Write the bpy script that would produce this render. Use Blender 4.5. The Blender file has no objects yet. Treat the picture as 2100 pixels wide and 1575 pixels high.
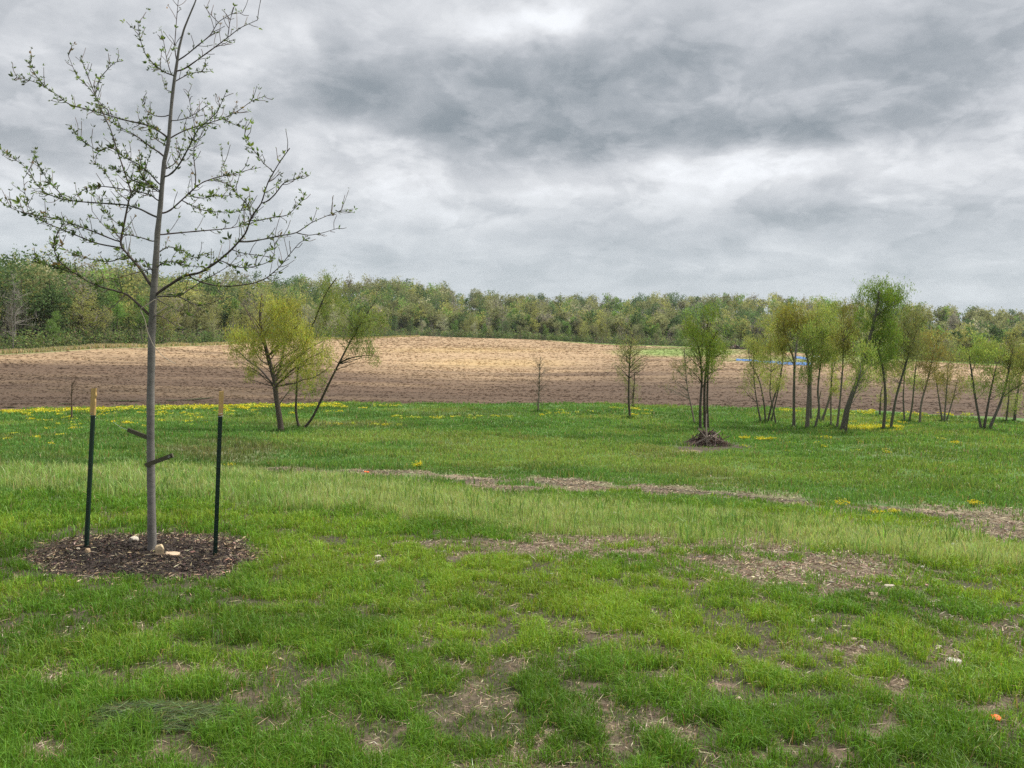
import bpy, math, numpy as np
from math import radians as R
rng = np.random.RandomState(7)
C = bpy.context.scene.collection
sc = bpy.context.scene

# ------------------------------------------------------------------ camera frame
F = 1586.0                       # focal length in photo pixels (2100 wide)
CAM = np.array([0, 0, 1.6])
pitch = math.atan(137.5 / F); roll = R(1.2)
fwd = np.array([0, math.cos(pitch), -math.sin(pitch)])
up0 = np.array([0, math.sin(pitch), math.cos(pitch)])
rt0 = np.array([1.0, 0, 0])
RT = math.cos(roll) * rt0 + math.sin(roll) * up0
UP = math.cos(roll) * up0 - math.sin(roll) * rt0

def P(px, py, Y):                # a point of the photo at distance Y ahead
    d = fwd + (px - 1050) / F * RT + (787.5 - py) / F * UP
    return CAM + d / d[1] * Y
def proj(V):
    q = V - CAM
    z = np.maximum(q @ fwd, 1e-3)
    return 1050 + F * (q @ RT) / z, 787.5 - F * (q @ UP) / z

# ------------------------------------------------------------------ noise
class VN:
    def __init__(s, seed): s.t = np.random.RandomState(seed).rand(256, 256)
    def one(s, x, y):
        xi = np.floor(x).astype(int); yi = np.floor(y).astype(int)
        fx = x - xi; fy = y - yi
        fx = fx * fx * (3 - 2 * fx); fy = fy * fy * (3 - 2 * fy)
        t = s.t; a = xi & 255; b = (xi + 1) & 255; c = yi & 255; d = (yi + 1) & 255
        return (t[a, c] * (1 - fx) + t[b, c] * fx) * (1 - fy) + (t[a, d] * (1 - fx) + t[b, d] * fx) * fy
    def __call__(s, x, y, scale, octv=3):
        v = 0; amp = 1; tot = 0; k = 1.0 / scale
        for i in range(octv):
            v = v + amp * s.one(x * k + 17.3 * i, y * k + 5.1 * i); tot += amp; amp *= .5; k *= 2.03
        return v / tot
n1, n2, n3, n4 = VN(1), VN(2), VN(3), VN(4)
def ss(a, b, x):
    t = np.clip((x - a) / (b - a), 0, 1); return t * t * (3 - 2 * t)

# ------------------------------------------------------------------ terrain
ctl = [  # photo x, photo y, distance ahead
 (0,1575,2.65),(1050,1575,2.75),(2100,1575,2.75),(0,1300,4.4),(1050,1300,4.4),(2100,1300,4.6),
 (0,1130,7.0),(300,1130,7.2),(1050,1150,6.7),(2100,1160,7.2),(0,985,12.5),(1050,1050,10.5),(2100,1110,9.0),
 (480,962,17),(860,978,16),(1350,1010,14.4),(1900,1050,12.6),(2100,1076,11.5),
 (0,920,20),(1050,920,27),(2100,930,24),(0,880,32),(580,885,34),(1050,880,37),(1700,885,37),(2100,885,38),
 (0,845,50),(500,830,58),(1050,828,62),(1600,838,60),(2100,858,58),
 (0,790,75),(0,725,125),(450,705,185),(600,745,120),(820,691,320),(1050,760,120),(1050,722,185),(1050,695,325),
 (1600,765,110),(1600,724,215),(2100,790,100),(2100,752,180),(1500,714,275),(1300,707,300),(300,712,150),
 (100,643,220),(-300,648,230),(500,616,400),(800,620,500),(1050,641,700),(1500,643,600),(2100,671,800),(2500,680,800),
 (1050,675,450),(1500,690,400),(2100,715,320),(700,670,380)]
cp = []
for px, py, Y in ctl:
    p = P(px, py, Y); cp.append((math.atan2(p[0], p[1]), math.log(math.hypot(p[0], p[1])), p[2]))
for th in (-.7, -.35, 0, .35, .7):
    cp.append((th, math.log(1.6), 0.0)); cp.append((th, math.log(1700), 6.0))
    cp.append((th, math.log(3200), -6.0))
cp = np.array(cp)
KX = 1.6
def tk(d2): return np.where(d2 > 1e-12, .5 * d2 * np.log(d2 + 1e-12), 0)
A = np.stack([cp[:, 0] * KX, cp[:, 1]], 1); n = len(A)
D2 = ((A[:, None] - A[None]) ** 2).sum(-1)
M = np.zeros((n + 3, n + 3)); M[:n, :n] = tk(D2) + np.eye(n) * .002
M[:n, n] = 1; M[:n, n + 1:] = A; M[n, :n] = 1; M[n + 1:, :n] = A.T
sol = np.linalg.solve(M, np.concatenate([cp[:, 2], [0, 0, 0]]))
TH = np.linspace(-.78, .78, 321); VV = np.linspace(math.log(1.6), math.log(3200), 520)
g = np.stack(np.meshgrid(TH * KX, VV, indexing='ij'), -1).reshape(-1, 2)
tab = np.concatenate([tk(((q[:, None] - A[None]) ** 2).sum(-1)) @ sol[:n] for q in np.array_split(g, 40)])
tab = (tab + sol[n] + g @ sol[n + 1:]).reshape(len(TH), len(VV))
def H0(x, y):
    r = np.hypot(x, y); th = np.arctan2(x, y)
    v = np.log(np.clip(r, 1.6, 3190)); fv = (v - VV[0]) / (VV[1] - VV[0]); iv = np.clip(fv.astype(int), 0, len(VV) - 2); fv = fv - iv
    def at(t):
        ft = (np.clip(t, TH[0], TH[-1] - 1e-6) - TH[0]) / (TH[1] - TH[0]); it = np.clip(ft.astype(int), 0, len(TH) - 2); ft = ft - it
        return (tab[it, iv] * (1 - ft) + tab[it + 1, iv] * ft) * (1 - fv) + (tab[it, iv + 1] * (1 - ft) + tab[it + 1, iv + 1] * ft) * fv
    z = at(th); w = ss(.8, 2.4, np.abs(th))
    zs = .5 * (at(np.full_like(th, -.77)) + at(np.full_like(th, .77)))
    z = z * (1 - w) + zs * w
    return z * ss(.2, 2.0, r)
def H(x, y):
    x = np.asarray(x, float); y = np.asarray(y, float); r = np.hypot(x, y)
    k = 1 - ss(45, 70, r)
    return H0(x, y) + k * ((n1(x, y, 2.6, 2) - .5) * .10 * ss(5, 12, r) + (n2(x, y, .5, 3) - .5) * .05)
def G(px, py):
    d = fwd + (px - 1050) / F * RT + (787.5 - py) / F * UP; d = d / d[1]
    Y = np.exp(np.linspace(math.log(1.5), math.log(900), 4000))
    q = CAM + d * Y[:, None]; below = q[:, 2] < H(q[:, 0], q[:, 1])
    i = int(np.argmax(below)) if below.any() else len(Y) - 1
    return q[i]

# ------------------------------------------------------------------ object helpers
def link(o, parent=None):
    C.objects.link(o)
    if parent is not None: o.parent = parent
    return o
def tag(o, label=None, cat=None, group=None, kind=None):
    if label: o['label'] = label
    if cat: o['category'] = cat
    if group: o['group'] = group
    if kind: o['kind'] = kind
    return o
def empty(name, loc, label=None, cat=None, group=None):
    o = bpy.data.objects.new(name, None); link(o); o.location = loc; o.empty_display_size = .1
    return tag(o, label, cat, group)
class Buf:
    def __init__(s): s.v = []; s.f = []; s.c = []; s.n = 0; s.cnt = []
    def add(s, V, Fc, col):
        V = np.asarray(V, float); Fc = np.asarray(Fc, np.int64)
        s.v.append(V); s.f.append((Fc + s.n).reshape(-1)); s.cnt.append(np.full(len(Fc), Fc.shape[1], np.int64))
        col = np.asarray(col, float)
        if col.ndim == 1: col = np.tile(col, (len(V), 1))
        s.c.append(col); s.n += len(V)
    def mesh(s, name, mat, smooth=False):
        V = np.concatenate(s.v); L = np.concatenate(s.f); cnt = np.concatenate(s.cnt); c = np.concatenate(s.c)
        m = bpy.data.meshes.new(name); m.vertices.add(len(V)); m.vertices.foreach_set('co', V.astype(np.float32).ravel())
        m.loops.add(len(L)); m.loops.foreach_set('vertex_index', L.astype(np.int32))
        st = np.concatenate([[0], np.cumsum(cnt)[:-1]])
        m.polygons.add(len(cnt)); m.polygons.foreach_set('loop_start', st.astype(np.int32))
        m.polygons.foreach_set('use_smooth', np.full(len(cnt), smooth))
        a = m.attributes.new('Col', 'FLOAT_COLOR', 'POINT')
        a.data.foreach_set('color', np.concatenate([c, np.ones((len(c), 1))], 1).astype(np.float32).ravel())
        m.update(calc_edges=True); m.materials.append(mat); return m
    def obj(s, name, mat, parent=None, smooth=False, origin=None):
        if origin is not None:
            s.v = [v - np.asarray(origin) for v in s.v]
        o = bpy.data.objects.new(name, s.mesh(name, mat, smooth)); link(o, parent)
        if origin is not None and parent is None: o.location = origin
        return o
def tube(b, pts, rad, col, sides=6, cap=True):
    pts = np.asarray(pts, float); rad = np.asarray(rad, float) * np.ones(len(pts))
    t = np.gradient(pts, axis=0); t /= np.linalg.norm(t, axis=1)[:, None] + 1e-9
    ref = np.array([0, 0, 1.0]) if abs(t[:, 2]).mean() < .8 else np.array([1.0, 0, 0])
    u = np.cross(t, ref); u /= np.linalg.norm(u, axis=1)[:, None] + 1e-9; w = np.cross(t, u)
    a = np.arange(sides) * 2 * math.pi / sides
    V = (pts[:, None] + rad[:, None, None] * (u[:, None] * np.cos(a)[None, :, None] + w[:, None] * np.sin(a)[None, :, None])).reshape(-1, 3)
    i = np.arange(len(pts) - 1)[:, None] * sides; j = np.arange(sides)[None]; k = (j + 1) % sides
    Fq = np.stack([i + j, i + k, i + sides + k, i + sides + j], -1).reshape(-1, 4)
    b.add(V, Fq, col)
    if cap and sides >= 4:
        e = (len(pts) - 1) * sides
        b.f.append(np.arange(sides) + e + b.n - len(V)); b.cnt.append(np.array([sides]))
def box(b, c, ex, ey, ez, col):   # centre, half-axis vectors
    c, ex, ey, ez = map(lambda q: np.asarray(q, float), (c, ex, ey, ez))
    V = [c + sx * ex + sy * ey + sz * ez for sz in (-1, 1) for sy in (-1, 1) for sx in (-1, 1)]
    b.add(V, [[0, 2, 3, 1], [4, 5, 7, 6], [0, 1, 5, 4], [2, 6, 7, 3], [0, 4, 6, 2], [1, 3, 7, 5]], col)
def rdir(n, rs=rng):
    v = rs.normal(size=(n, 3)); return v / np.linalg.norm(v, axis=1)[:, None]
def leaves(b, c, l, w, col, rs=rng, u=None):   # rhombic leaf cards
    N = len(c)
    if u is None: u = rdir(N, rs)
    v = np.cross(u, rdir(N, rs)); v /= np.linalg.norm(v, axis=1)[:, None] + 1e-9
    l = np.broadcast_to(l, (N,))[:, None] / 2; w = np.broadcast_to(w, (N,))[:, None] / 2
    V = np.stack([c - u * l, c - v * w, c + u * l, c + v * w], 1).reshape(-1, 3)
    b.add(V, np.arange(4 * N).reshape(-1, 4), np.repeat(col, 4, 0))
def blades(b, p, h, w, lean, col, rs=rng, flat=0.0):
    N = len(p); az = rs.rand(N) * 2 * math.pi; wa = rs.rand(N) * math.pi
    d = np.stack([np.cos(az), np.sin(az), np.zeros(N)], 1); s = np.stack([np.cos(wa), np.sin(wa), np.zeros(N)], 1) * (w / 2)[:, None]
    up = np.array([0, 0, 1.0]); h = h[:, None]; ln = (lean[:, None])
    mid = p + up * h * .6 + d * h * ln * .35; tip = p + up * h * np.maximum(1 - ln * .35, .12) + d * h * ln
    V = np.stack([p - s, p + s, mid + s * .8, mid - s * .8, tip], 1).reshape(-1, 3)
    base = np.arange(N)[:, None] * 5
    cc = np.repeat(col, 5, 0); n0 = b.n
    b.v.append(V); b.c.append(cc); b.n += len(V)
    b.f.append((base + np.array([0, 1, 2, 3])).ravel() + n0); b.cnt.append(np.full(N, 4))
    b.f.append((base + np.array([3, 2, 4])).ravel() + n0); b.cnt.append(np.full(N, 3))
def jit(col, N, a=.18, rs=rng):
    col = np.asarray(col, float); k = 1 + a * rs.normal(size=(N, 1)); k2 = 1 + a * .5 * rs.normal(size=(N, 3))
    return np.clip((col if col.ndim == 2 else col[None]) * k * k2, .004, .9)

# ------------------------------------------------------------------ materials
def mat(name, rough=.9, trans=0.0, noise=None, bump=None, spec=.3, objrand=0.0, const=None, tcol=(1, 1, 1)):
    m = bpy.data.materials.new(name); m.use_nodes = True; nt = m.node_tree; N = nt.nodes; Lk = nt.links; N.clear()
    out = N.new('ShaderNodeOutputMaterial'); pr = N.new('ShaderNodeBsdfPrincipled')
    pr.inputs['Roughness'].default_value = rough; pr.inputs['Specular IOR Level'].default_value = spec
    if const is not None:
        at = N.new('ShaderNodeRGB'); at.outputs[0].default_value = (*const, 1); col = at.outputs[0]
    else:
        at = N.new('ShaderNodeAttribute'); at.attribute_name = 'Col'; col = at.outputs['Color']
    geo = N.new('ShaderNodeTexCoord')
    if noise:
        for sc_, amt, stretch in noise:
            mp = N.new('ShaderNodeMapping'); mp.inputs['Scale'].default_value = stretch; Lk.new(geo.outputs['Object'], mp.inputs['Vector'])
            nz = N.new('ShaderNodeTexNoise'); nz.inputs['Scale'].default_value = sc_; nz.inputs['Detail'].default_value = 6; nz.inputs['Roughness'].default_value = .65
            Lk.new(mp.outputs[0], nz.inputs['Vector'])
            mr = N.new('ShaderNodeMapRange'); mr.inputs[1].default_value = .3; mr.inputs[2].default_value = .7
            mr.inputs[3].default_value = 1 - amt; mr.inputs[4].default_value = 1 + amt; Lk.new(nz.outputs['Fac'], mr.inputs[0])
            mx = N.new('ShaderNodeVectorMath'); mx.operation = 'SCALE'; Lk.new(col, mx.inputs[0]); Lk.new(mr.outputs[0], mx.inputs['Scale']); col = mx.outputs[0]
    if objrand:
        oi = N.new('ShaderNodeObjectInfo'); hs = N.new('ShaderNodeHueSaturation')
        a = N.new('ShaderNodeMapRange'); a.inputs[3].default_value = 1 - objrand; a.inputs[4].default_value = 1 + objrand; Lk.new(oi.outputs['Random'], a.inputs[0]); Lk.new(a.outputs[0], hs.inputs['Value'])
        q = N.new('ShaderNodeMath'); q.operation = 'MULTIPLY_ADD'; q.inputs[1].default_value = 7.31; Lk.new(oi.outputs['Random'], q.inputs[0]); q2 = N.new('ShaderNodeMath'); q2.operation = 'FRACT'; Lk.new(q.outputs[0], q2.inputs[0])
        e = N.new('ShaderNodeMapRange'); e.inputs[3].default_value = .495; e.inputs[4].default_value = .525; Lk.new(q2.outputs[0], e.inputs[0]); Lk.new(e.outputs[0], hs.inputs['Hue'])
        Lk.new(col, hs.inputs['Color']); col = hs.outputs[0]
    Lk.new(col, pr.inputs['Base Color'])
    if bump:
        nz = N.new('ShaderNodeTexNoise'); nz.inputs['Scale'].default_value = bump[0]; nz.inputs['Detail'].default_value = 8
        mp = N.new('ShaderNodeMapping'); mp.inputs['Scale'].default_value = bump[2] if len(bump) > 2 else (1, 1, 1)
        Lk.new(geo.outputs['Object'], mp.inputs[0]); Lk.new(mp.outputs[0], nz.inputs['Vector'])
        bp = N.new('ShaderNodeBump'); bp.inputs['Distance'].default_value = bump[1]; bp.inputs['Strength'].default_value = 1
        Lk.new(nz.outputs['Fac'], bp.inputs['Height']); Lk.new(bp.outputs[0], pr.inputs['Normal'])
    if trans:
        tr = N.new('ShaderNodeBsdfTranslucent'); mi = N.new('ShaderNodeMixShader'); mi.inputs[0].default_value = trans
        tm = N.new('ShaderNodeVectorMath'); tm.operation = 'MULTIPLY'; tm.inputs[1].default_value = tcol
        Lk.new(col, tm.inputs[0]); Lk.new(tm.outputs[0], tr.inputs[0]); Lk.new(pr.outputs[0], mi.inputs[1]); Lk.new(tr.outputs[0], mi.inputs[2]); Lk.new(mi.outputs[0], out.inputs[0])
    else: Lk.new(pr.outputs[0], out.inputs[0])
    return m
M_ground = mat('soil_and_thatch', .95, noise=[(9, .35, (1, 1, 1)), (70, .35, (1, 1, 1))], bump=(40, .02))
M_field = mat('tilled_soil', .95, noise=[(.16, .22, (.12, 1.3, 1)), (.6, .18, (.10, 1.3, 1)), (2.2, .12, (.15, 1.3, 1))], bump=(1.6, .16, (.2, 2, 1)))
M_hill = mat('forest_floor', .95, noise=[(.1, .3, (1, 1, 1))])
M_grass = mat('grass_blade', .5, trans=.4, tcol=(1.15, 1.1, .7))
M_leaf = mat('young_leaf', .5, trans=.5, tcol=(1.15, 1.1, .7))
M_wleaf = mat('woodland_leaf', .7, trans=.5, objrand=.22, spec=.1)
M_mleaf = mat('far_leaf', .7, trans=.5, spec=.1)
M_straw = mat('dry_straw', .8, trans=.15)
M_bark = mat('bark', .85, noise=[(30, .25, (1, 1, .3))], bump=(60, .006, (1, 1, .25)))
M_sbark = mat('smooth_grey_bark', .8, noise=[(5, .28, (1.5, 1.5, 1.2)), (9, .18, (1, 1, 5)), (50, .15, (1, 1, 3))], bump=(45, .003, (1, 1, 3)))
M_twig = mat('twig', .8)
M_wbark = mat('woodland_bark', .9, objrand=.2)
M_flower = mat('yellow_petal', .6, trans=.3)
M_green = mat('green_steel_paint', .5, noise=[(30, .35, (1, 1, .4)), (120, .25, (1, 1, 1))], const=(.007, .026, .017), spec=.4)
M_lath = mat('weathered_lath', .75, noise=[(60, .2, (1, 1, .08))], const=(.50, .33, .13), bump=(90, .002, (1, 1, .1)))
M_strap = mat('olive_webbing', .8, noise=[(120, .2, (1, 1, 1))], const=(.085, .08, .05))
M_wire = mat('galvanised_wire', .4, const=(.45, .47, .45), spec=.6)
M_stone = mat('pale_stone', .85, noise=[(18, .2, (1, 1, 1)), (90, .15, (1, 1, 1))], bump=(40, .006))
M_water = mat('shallow_puddle', .08, const=(.06, .055, .05), spec=.8)
M_tarp = mat('blue_tarpaulin', .4, noise=[(.8, .25, (1, 1, 1))], const=(.03, .12, .33), bump=(2, .1))
M_white = mat('white_sheeting', .6, noise=[(.8, .2, (1, 1, 1))], const=(.55, .6, .62))
M_orange = mat('orange_plastic', .5, noise=[(60, .2, (1, 1, 1))], const=(.8, .13, .02))

# ------------------------------------------------------------------ boundaries as distance against bearing
def rth(lst):
    q = [P(*t) for t in lst]; th = np.array([math.atan2(p[0], p[1]) for p in q]); r = np.array([math.hypot(p[0], p[1]) for p in q])
    o = np.argsort(th); th, r = th[o], np.log(r[o])
    return lambda t: np.exp(np.interp(t, th, r))
rF0 = rth([(-250, 852, 47), (0, 845, 50), (250, 838, 54), (500, 830, 58), (1050, 828, 62), (1600, 838, 60), (2100, 858, 58), (2350, 866, 56)])
rF = lambda t: rF0(t) * (1 + .012 * np.sin(t * 21) + .008 * np.sin(t * 57 + 1))
rB0 = rth([(-300, 745, 110), (0, 723, 127), (300, 711, 152), (450, 704, 187), (700, 694, 260), (820, 691, 322), (870, 690, 345), (1000, 693, 335), (1250, 705, 305), (1300, 707, 300), (1500, 714, 277), (1700, 730, 220), (2100, 751, 182), (2400, 760, 170)])
rB = lambda t: rB0(t) * (1 + .01 * np.sin(t * 37))

def polar(name, ra, rb, rows, mtl, colfn, lo=-.74, hi=.74, cols=600, outer=70, power=1.0):
    th = np.concatenate([np.linspace(-math.pi, lo, outer, endpoint=False), np.linspace(lo, hi, cols, endpoint=False), np.linspace(hi, math.pi, outer)])
    t = np.linspace(0, 1, rows) ** power
    tt, uu = np.meshgrid(th, t, indexing='ij')
    r = np.exp(np.log(ra(tt)) * (1 - uu) + np.log(rb(tt)) * uu)
    x = (r * np.sin(tt)).ravel(); y = (r * np.cos(tt)).ravel(); V = np.stack([x, y, H(x, y)], 1)
    i = np.arange(len(th) - 1)[:, None] * rows; j = np.arange(rows - 1)[None]
    Fq = np.stack([i + j, i + j + 1, i + rows + j + 1, i + rows + j], -1).reshape(-1, 4)[:, ::-1]
    b = Buf(); b.add(V, Fq, colfn(V)); return tag(b.obj(name, mtl, smooth=True), kind='structure')

# ------------------------------------------------------------------ zone masks on the slope
def ell(px, py, cx, cy, rx, ry, e=.35): return 1 - ss(1 - e, 1 + e, np.sqrt(((px - cx) / rx) ** 2 + ((py - cy) / ry) ** 2))
def line(px, pts): return np.interp(px, [p[0] for p in pts], [p[1] for p in pts])
trail_pts = [(380, 958), (480, 962), (700, 968), (860, 975), (1000, 989), (1200, 997), (1400, 1010), (1700, 1033), (1850, 1046), (1950, 1062), (2100, 1088), (2300, 1120)]
bare_spots = [(945, 1390, 34, 10), (975, 1440, 20, 12), (790, 1382, 45, 12), (880, 1500, 40, 10), (1000, 1545, 45, 13), (720, 1490, 50, 20), (370, 1383, 45, 14),
  (430, 1400, 25, 22), (1350, 1495, 70, 22), (1440, 1445, 45, 14), (1500, 1352, 35, 14), (1620, 1370, 40, 14), (1740, 1322, 60, 14), (1945, 1345, 55, 16),
  (1810, 1405, 45, 18), (1830, 1500, 55, 28), (1760, 1485, 40, 18), (2040, 1460, 60, 16), (1780, 1565, 60, 16), (1610, 1545, 60, 18), (1200, 1500, 40, 22), (1175, 1455, 40, 16),
  (1080, 1520, 35, 26), (1130, 1350, 40, 14), (1660, 1278, 40, 9), (690, 1160, 55, 14), (770, 1143, 35, 7), (1220, 1415, 30, 12), (560, 1470, 40, 18),
  (40, 1300, 40, 14), (260, 1260, 50, 12), (130, 1410, 50, 16), (1290, 1195, 30, 6), (1810, 1218, 50, 10), (1690, 1208, 45, 9), (1400, 1230, 25, 6), (620, 1390, 30, 12), (300, 1560, 60, 18), (1480, 1560, 50, 16), (60, 1520, 50, 22)]
def zones(V):
    px, py = proj(V); x, y = V[:, 0], V[:, 1]; r = np.hypot(x, y)
    w = (n3(x, y, .35, 4) - .5); ok = y > 1.2
    jx = px + w * 90 * 6 / np.maximum(r, 3); jy = py + (n4(x, y, .3, 4) - .5) * 50 * 6 / np.maximum(r, 3)
    mulch = ell(jx * .6 + px * .4, jy * .6 + py * .4, 297, 1143, 243, 50, .18)
    tp = line(px, trail_pts); tw = np.interp(px, [380, 500, 900, 1250, 1500, 1850, 1950, 2100], [0, 7, 14, 17, 11, 11, 26, 36])
    trail = (1 - ss(.3, 1.5, np.abs(jy * .7 + py * .3 - tp + (n4(x, y, 2.0, 3) - .5) * 16) / np.maximum(tw, .1))) * np.maximum(ss(.42, .58, n1(x, y, .7, 4)), ss(1840, 1900, px))
    trail = np.maximum(trail, ell(px, jy, 2060, 1052, 80, 14) * .9)
    side = (1 - ss(.3, 1.2, np.abs(py - tp - 12) / np.interp(px, [300, 900, 1400, 2100], [18, 26, 36, 40]))) * ss(.38, .54, n2(x, y, .8, 4)) * ss(350, 600, px)
    chip = np.maximum(ell(jx, jy, 1300, 1122, 430, 30, .5) * ss(.34, .58, n1(x, y, .45, 4) + .05), ell(jx, jy, 1650, 1168, 270, 34, .6) * ss(.20, .48, n2(x, y, .5, 4)))
    spots = np.zeros(len(V))
    for cx, cy, a, b_ in bare_spots:
        spots = np.maximum(spots, ell(px + (jx - px) * 1.5, py + (jy - py) * 1.5, cx, cy, a * .9, b_ * .9, .6))
    spots *= ss(.36, .58, n2(x, y, .13, 3) + .08)
    gen = np.maximum(ss(.56, .68, n4(x, y, .45, 4)), ss(.60, .70, n1(x, y, .16, 3)) * .8) * np.interp(px, [0, 700, 1100, 2100], [.35, .5, .75, .75]) * ss(1180, 1320, py)
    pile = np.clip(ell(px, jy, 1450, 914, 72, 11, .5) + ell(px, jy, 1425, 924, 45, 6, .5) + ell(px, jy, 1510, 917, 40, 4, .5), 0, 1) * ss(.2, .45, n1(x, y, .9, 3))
    brown = ss(.60, .72, n1(x, y, 2.4, 4)) * ss(11, 14, r) * (1 - ss(26, 40, r)) * .5 + ell(px, py, 430, 922, 110, 18, .7) * .6 + ell(px, py, 680, 872, 130, 7, .6) * .8 + ell(px, py, 960, 850, 120, 7, .6) * .4
    strip_c = line(px, [(-200, 960), (0, 982), (400, 992), (700, 1015), (1000, 1045), (1300, 1072), (1700, 1104), (2100, 1142)])
    strip = (1 - ss(.5, 1.25, np.abs(py + (n3(x, y, 1.0, 2) - .5) * 30 - strip_c) / np.interp(px, [0, 600, 1200, 2100], [26, 34, 38, 24])))
    for k in (mulch, trail, side, chip, spots, gen, pile, brown, strip): k *= ok
    return px, py, mulch, trail, side, chip, spots, gen, pile, brown, strip
def ground_col(V):
    px, py, mulch, trail, side, chip, spots, gen, pile, brown, strip = zones(V)
    x, y = V[:, 0], V[:, 1]; r = np.hypot(x, y)
    def mixc(c, k, q): return c * (1 - k[:, None]) + np.asarray(q)[None] * k[:, None]
    near = np.tile([.050, .045, .026], (len(V), 1)); c = mixc(near, ss(9, 16, r), (.075, .15, .035))
    c = mixc(c, ss(.45, .7, n1(x, y, 5, 3)) * ss(12, 20, r) * .5, (.09, .15, .03))
    c = mixc(c, strip * .6, (.20, .22, .08))
    dirt = np.array([.14, .105, .075])
    c = mixc(c, np.clip(brown, 0, 1) * .7, (.13, .105, .07)); c = mixc(c, side * .7, (.2, .165, .1)); c = mixc(c, trail * .9, (.15, .115, .08)); c = mixc(c, trail * ss(.54, .68, n3(x, y * 3, .8, 4)), (.26, .21, .145)); c = mixc(c, trail * ss(.55, .66, n4(x, y * 4, 1.4, 3)), (.07, .052, .04))
    rut = np.exp(-((py - line(px, trail_pts) + 2 + (n1(x, y, 1.5, 2) - .5) * 6) / 2.6) ** 2) * ss(560, 760, px) * ss(.3, .5, n2(x, y, 1.2, 3)); c = mixc(c, rut * .9, (.05, .037, .028))
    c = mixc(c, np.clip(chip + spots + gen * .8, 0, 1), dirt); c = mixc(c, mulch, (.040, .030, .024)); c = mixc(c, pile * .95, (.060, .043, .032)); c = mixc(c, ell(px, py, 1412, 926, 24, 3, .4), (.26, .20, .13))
    return c
ground = polar('ground', lambda t: 0 * t + .05, rF, 520, M_ground, ground_col, cols=760, power=.55)

def field_col(V):
    px, py = proj(V); x, y = V[:, 0], V[:, 1]; th = np.arctan2(x, y); r = np.hypot(x, y)
    bd = line(px, [(0, 738), (250, 738), (450, 742), (600, 752), (800, 772), (1000, 779), (1180, 770), (1300, 756), (1500, 762), (1800, 772), (2100, 785)])
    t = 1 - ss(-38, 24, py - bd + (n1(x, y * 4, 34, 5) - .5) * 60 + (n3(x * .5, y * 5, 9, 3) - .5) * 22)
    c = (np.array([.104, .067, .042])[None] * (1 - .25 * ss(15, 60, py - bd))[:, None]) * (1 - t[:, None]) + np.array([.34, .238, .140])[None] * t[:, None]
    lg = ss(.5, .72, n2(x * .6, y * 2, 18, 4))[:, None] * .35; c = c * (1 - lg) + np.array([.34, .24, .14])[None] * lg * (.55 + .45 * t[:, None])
    ye = (ell(px, py, 1010, 745, 130, 9, .8) + ell(px, py, 960, 718, 160, 5, .8))[:, None] * .5; c = c * (1 - ye) + np.array([.41, .29, .125])[None] * ye
    ed = (ss(.90, .96, r / rB(th)) * ss(.10, .05, -th + 0) if False else ss(.93, .97, r / rB(th)))
    gl = ed * ss(.02, .12, th) + ell(px, py, 1400, 722, 120, 9, .5) * .9 + ell(px, py, 1720, 737, 220, 7, .5) * .7
    gl = np.clip(gl, 0, 1)[:, None]; c = c * (1 - gl) + np.array([.17, .25, .06])[None] * gl
    le = (ss(.955, .985, r / rB(th)) * (1 - ss(-.3, -.2, th)))[:, None]; c = c * (1 - le) + np.array([.16, .22, .08])[None] * le
    wet = (1 - ss(0, 7, np.abs(py - 822)) ) * (px < 700) * .35; c *= (1 - wet[:, None] * .6)
    return c
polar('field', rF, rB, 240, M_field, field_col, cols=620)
def hill_col(V):
    th = np.arctan2(V[:, 0], V[:, 1]); r = np.hypot(V[:, 0], V[:, 1])
    k = (1 - ss(1.0, 1.02, r / rB(th)))[:, None] * .7
    return np.array([.05, .055, .025])[None] * (1 - k) + np.array([.14, .18, .06])[None] * k
polar('hills', rB, lambda t: 0 * t + 3100, 150, M_hill, hill_col, cols=400)

# ------------------------------------------------------------------ grass
def sample(N, r0, r1, lo=-.70, hi=.70, seed=0, flank=1.25, fd=.5):
    rs = np.random.RandomState(seed); th = lo + (hi - lo) * rs.rand(N)
    if lo == -.70:
        M_ = int(N * fd * (flank - .7) * 2 / 1.4); th = np.concatenate([th, rs.choice([-1, 1], M_) * rs.uniform(.70, flank, M_)]); N = N + M_
    r = np.exp(math.log(r0) + (math.log(r1) - math.log(r0)) * rs.rand(N))
    x = r * np.sin(th); y = r * np.cos(th); return np.stack([x, y, H(x, y)], 1), rs
def mix(a, b, k): return np.asarray(a)[None] * (1 - k[:, None]) + np.asarray(b)[None] * k[:, None]
# lawn
V, rs = sample(720000, 1.9, 15.5, seed=11); r = np.hypot(V[:, 0], V[:, 1])
px, py, mulch, trail, side, chip, spots, gen, pile, brown, strip = zones(V)
bare = np.clip(mulch * 1.2 + trail * .95 + side * .5 + chip * .93 + spots * .97 + gen * .85, 0, 1)
x, y = V[:, 0], V[:, 1]
clump = ss(.30, .62, n2(x, y, .16, 2)); patch = ss(.35, .65, n1(x, y, .8, 3))
keep = rs.rand(len(V)) < (1 - bare) * (.22 + .78 * clump) * (1 - .6 * strip) * (r < 14.5)
V, r, px, py, clump, patch, bare, strip = (q[keep] for q in (V, r, px, py, clump, patch, bare, strip)); x, y = V[:, 0], V[:, 1]
h = (.020 + .046 * clump + .020 * patch) * (.6 + .8 * rs.rand(len(V))) * (1 + .5 * ss(6, 11, r)) * (1 - .4 * bare)
w = np.maximum(.0028, .00084 * r) * np.where(np.abs(np.arctan2(x, y)) > .7, 1.5, 1) * (.7 + .6 * rs.rand(len(V)))
lean = np.abs(rs.normal(.5, .45, len(V)))
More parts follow.
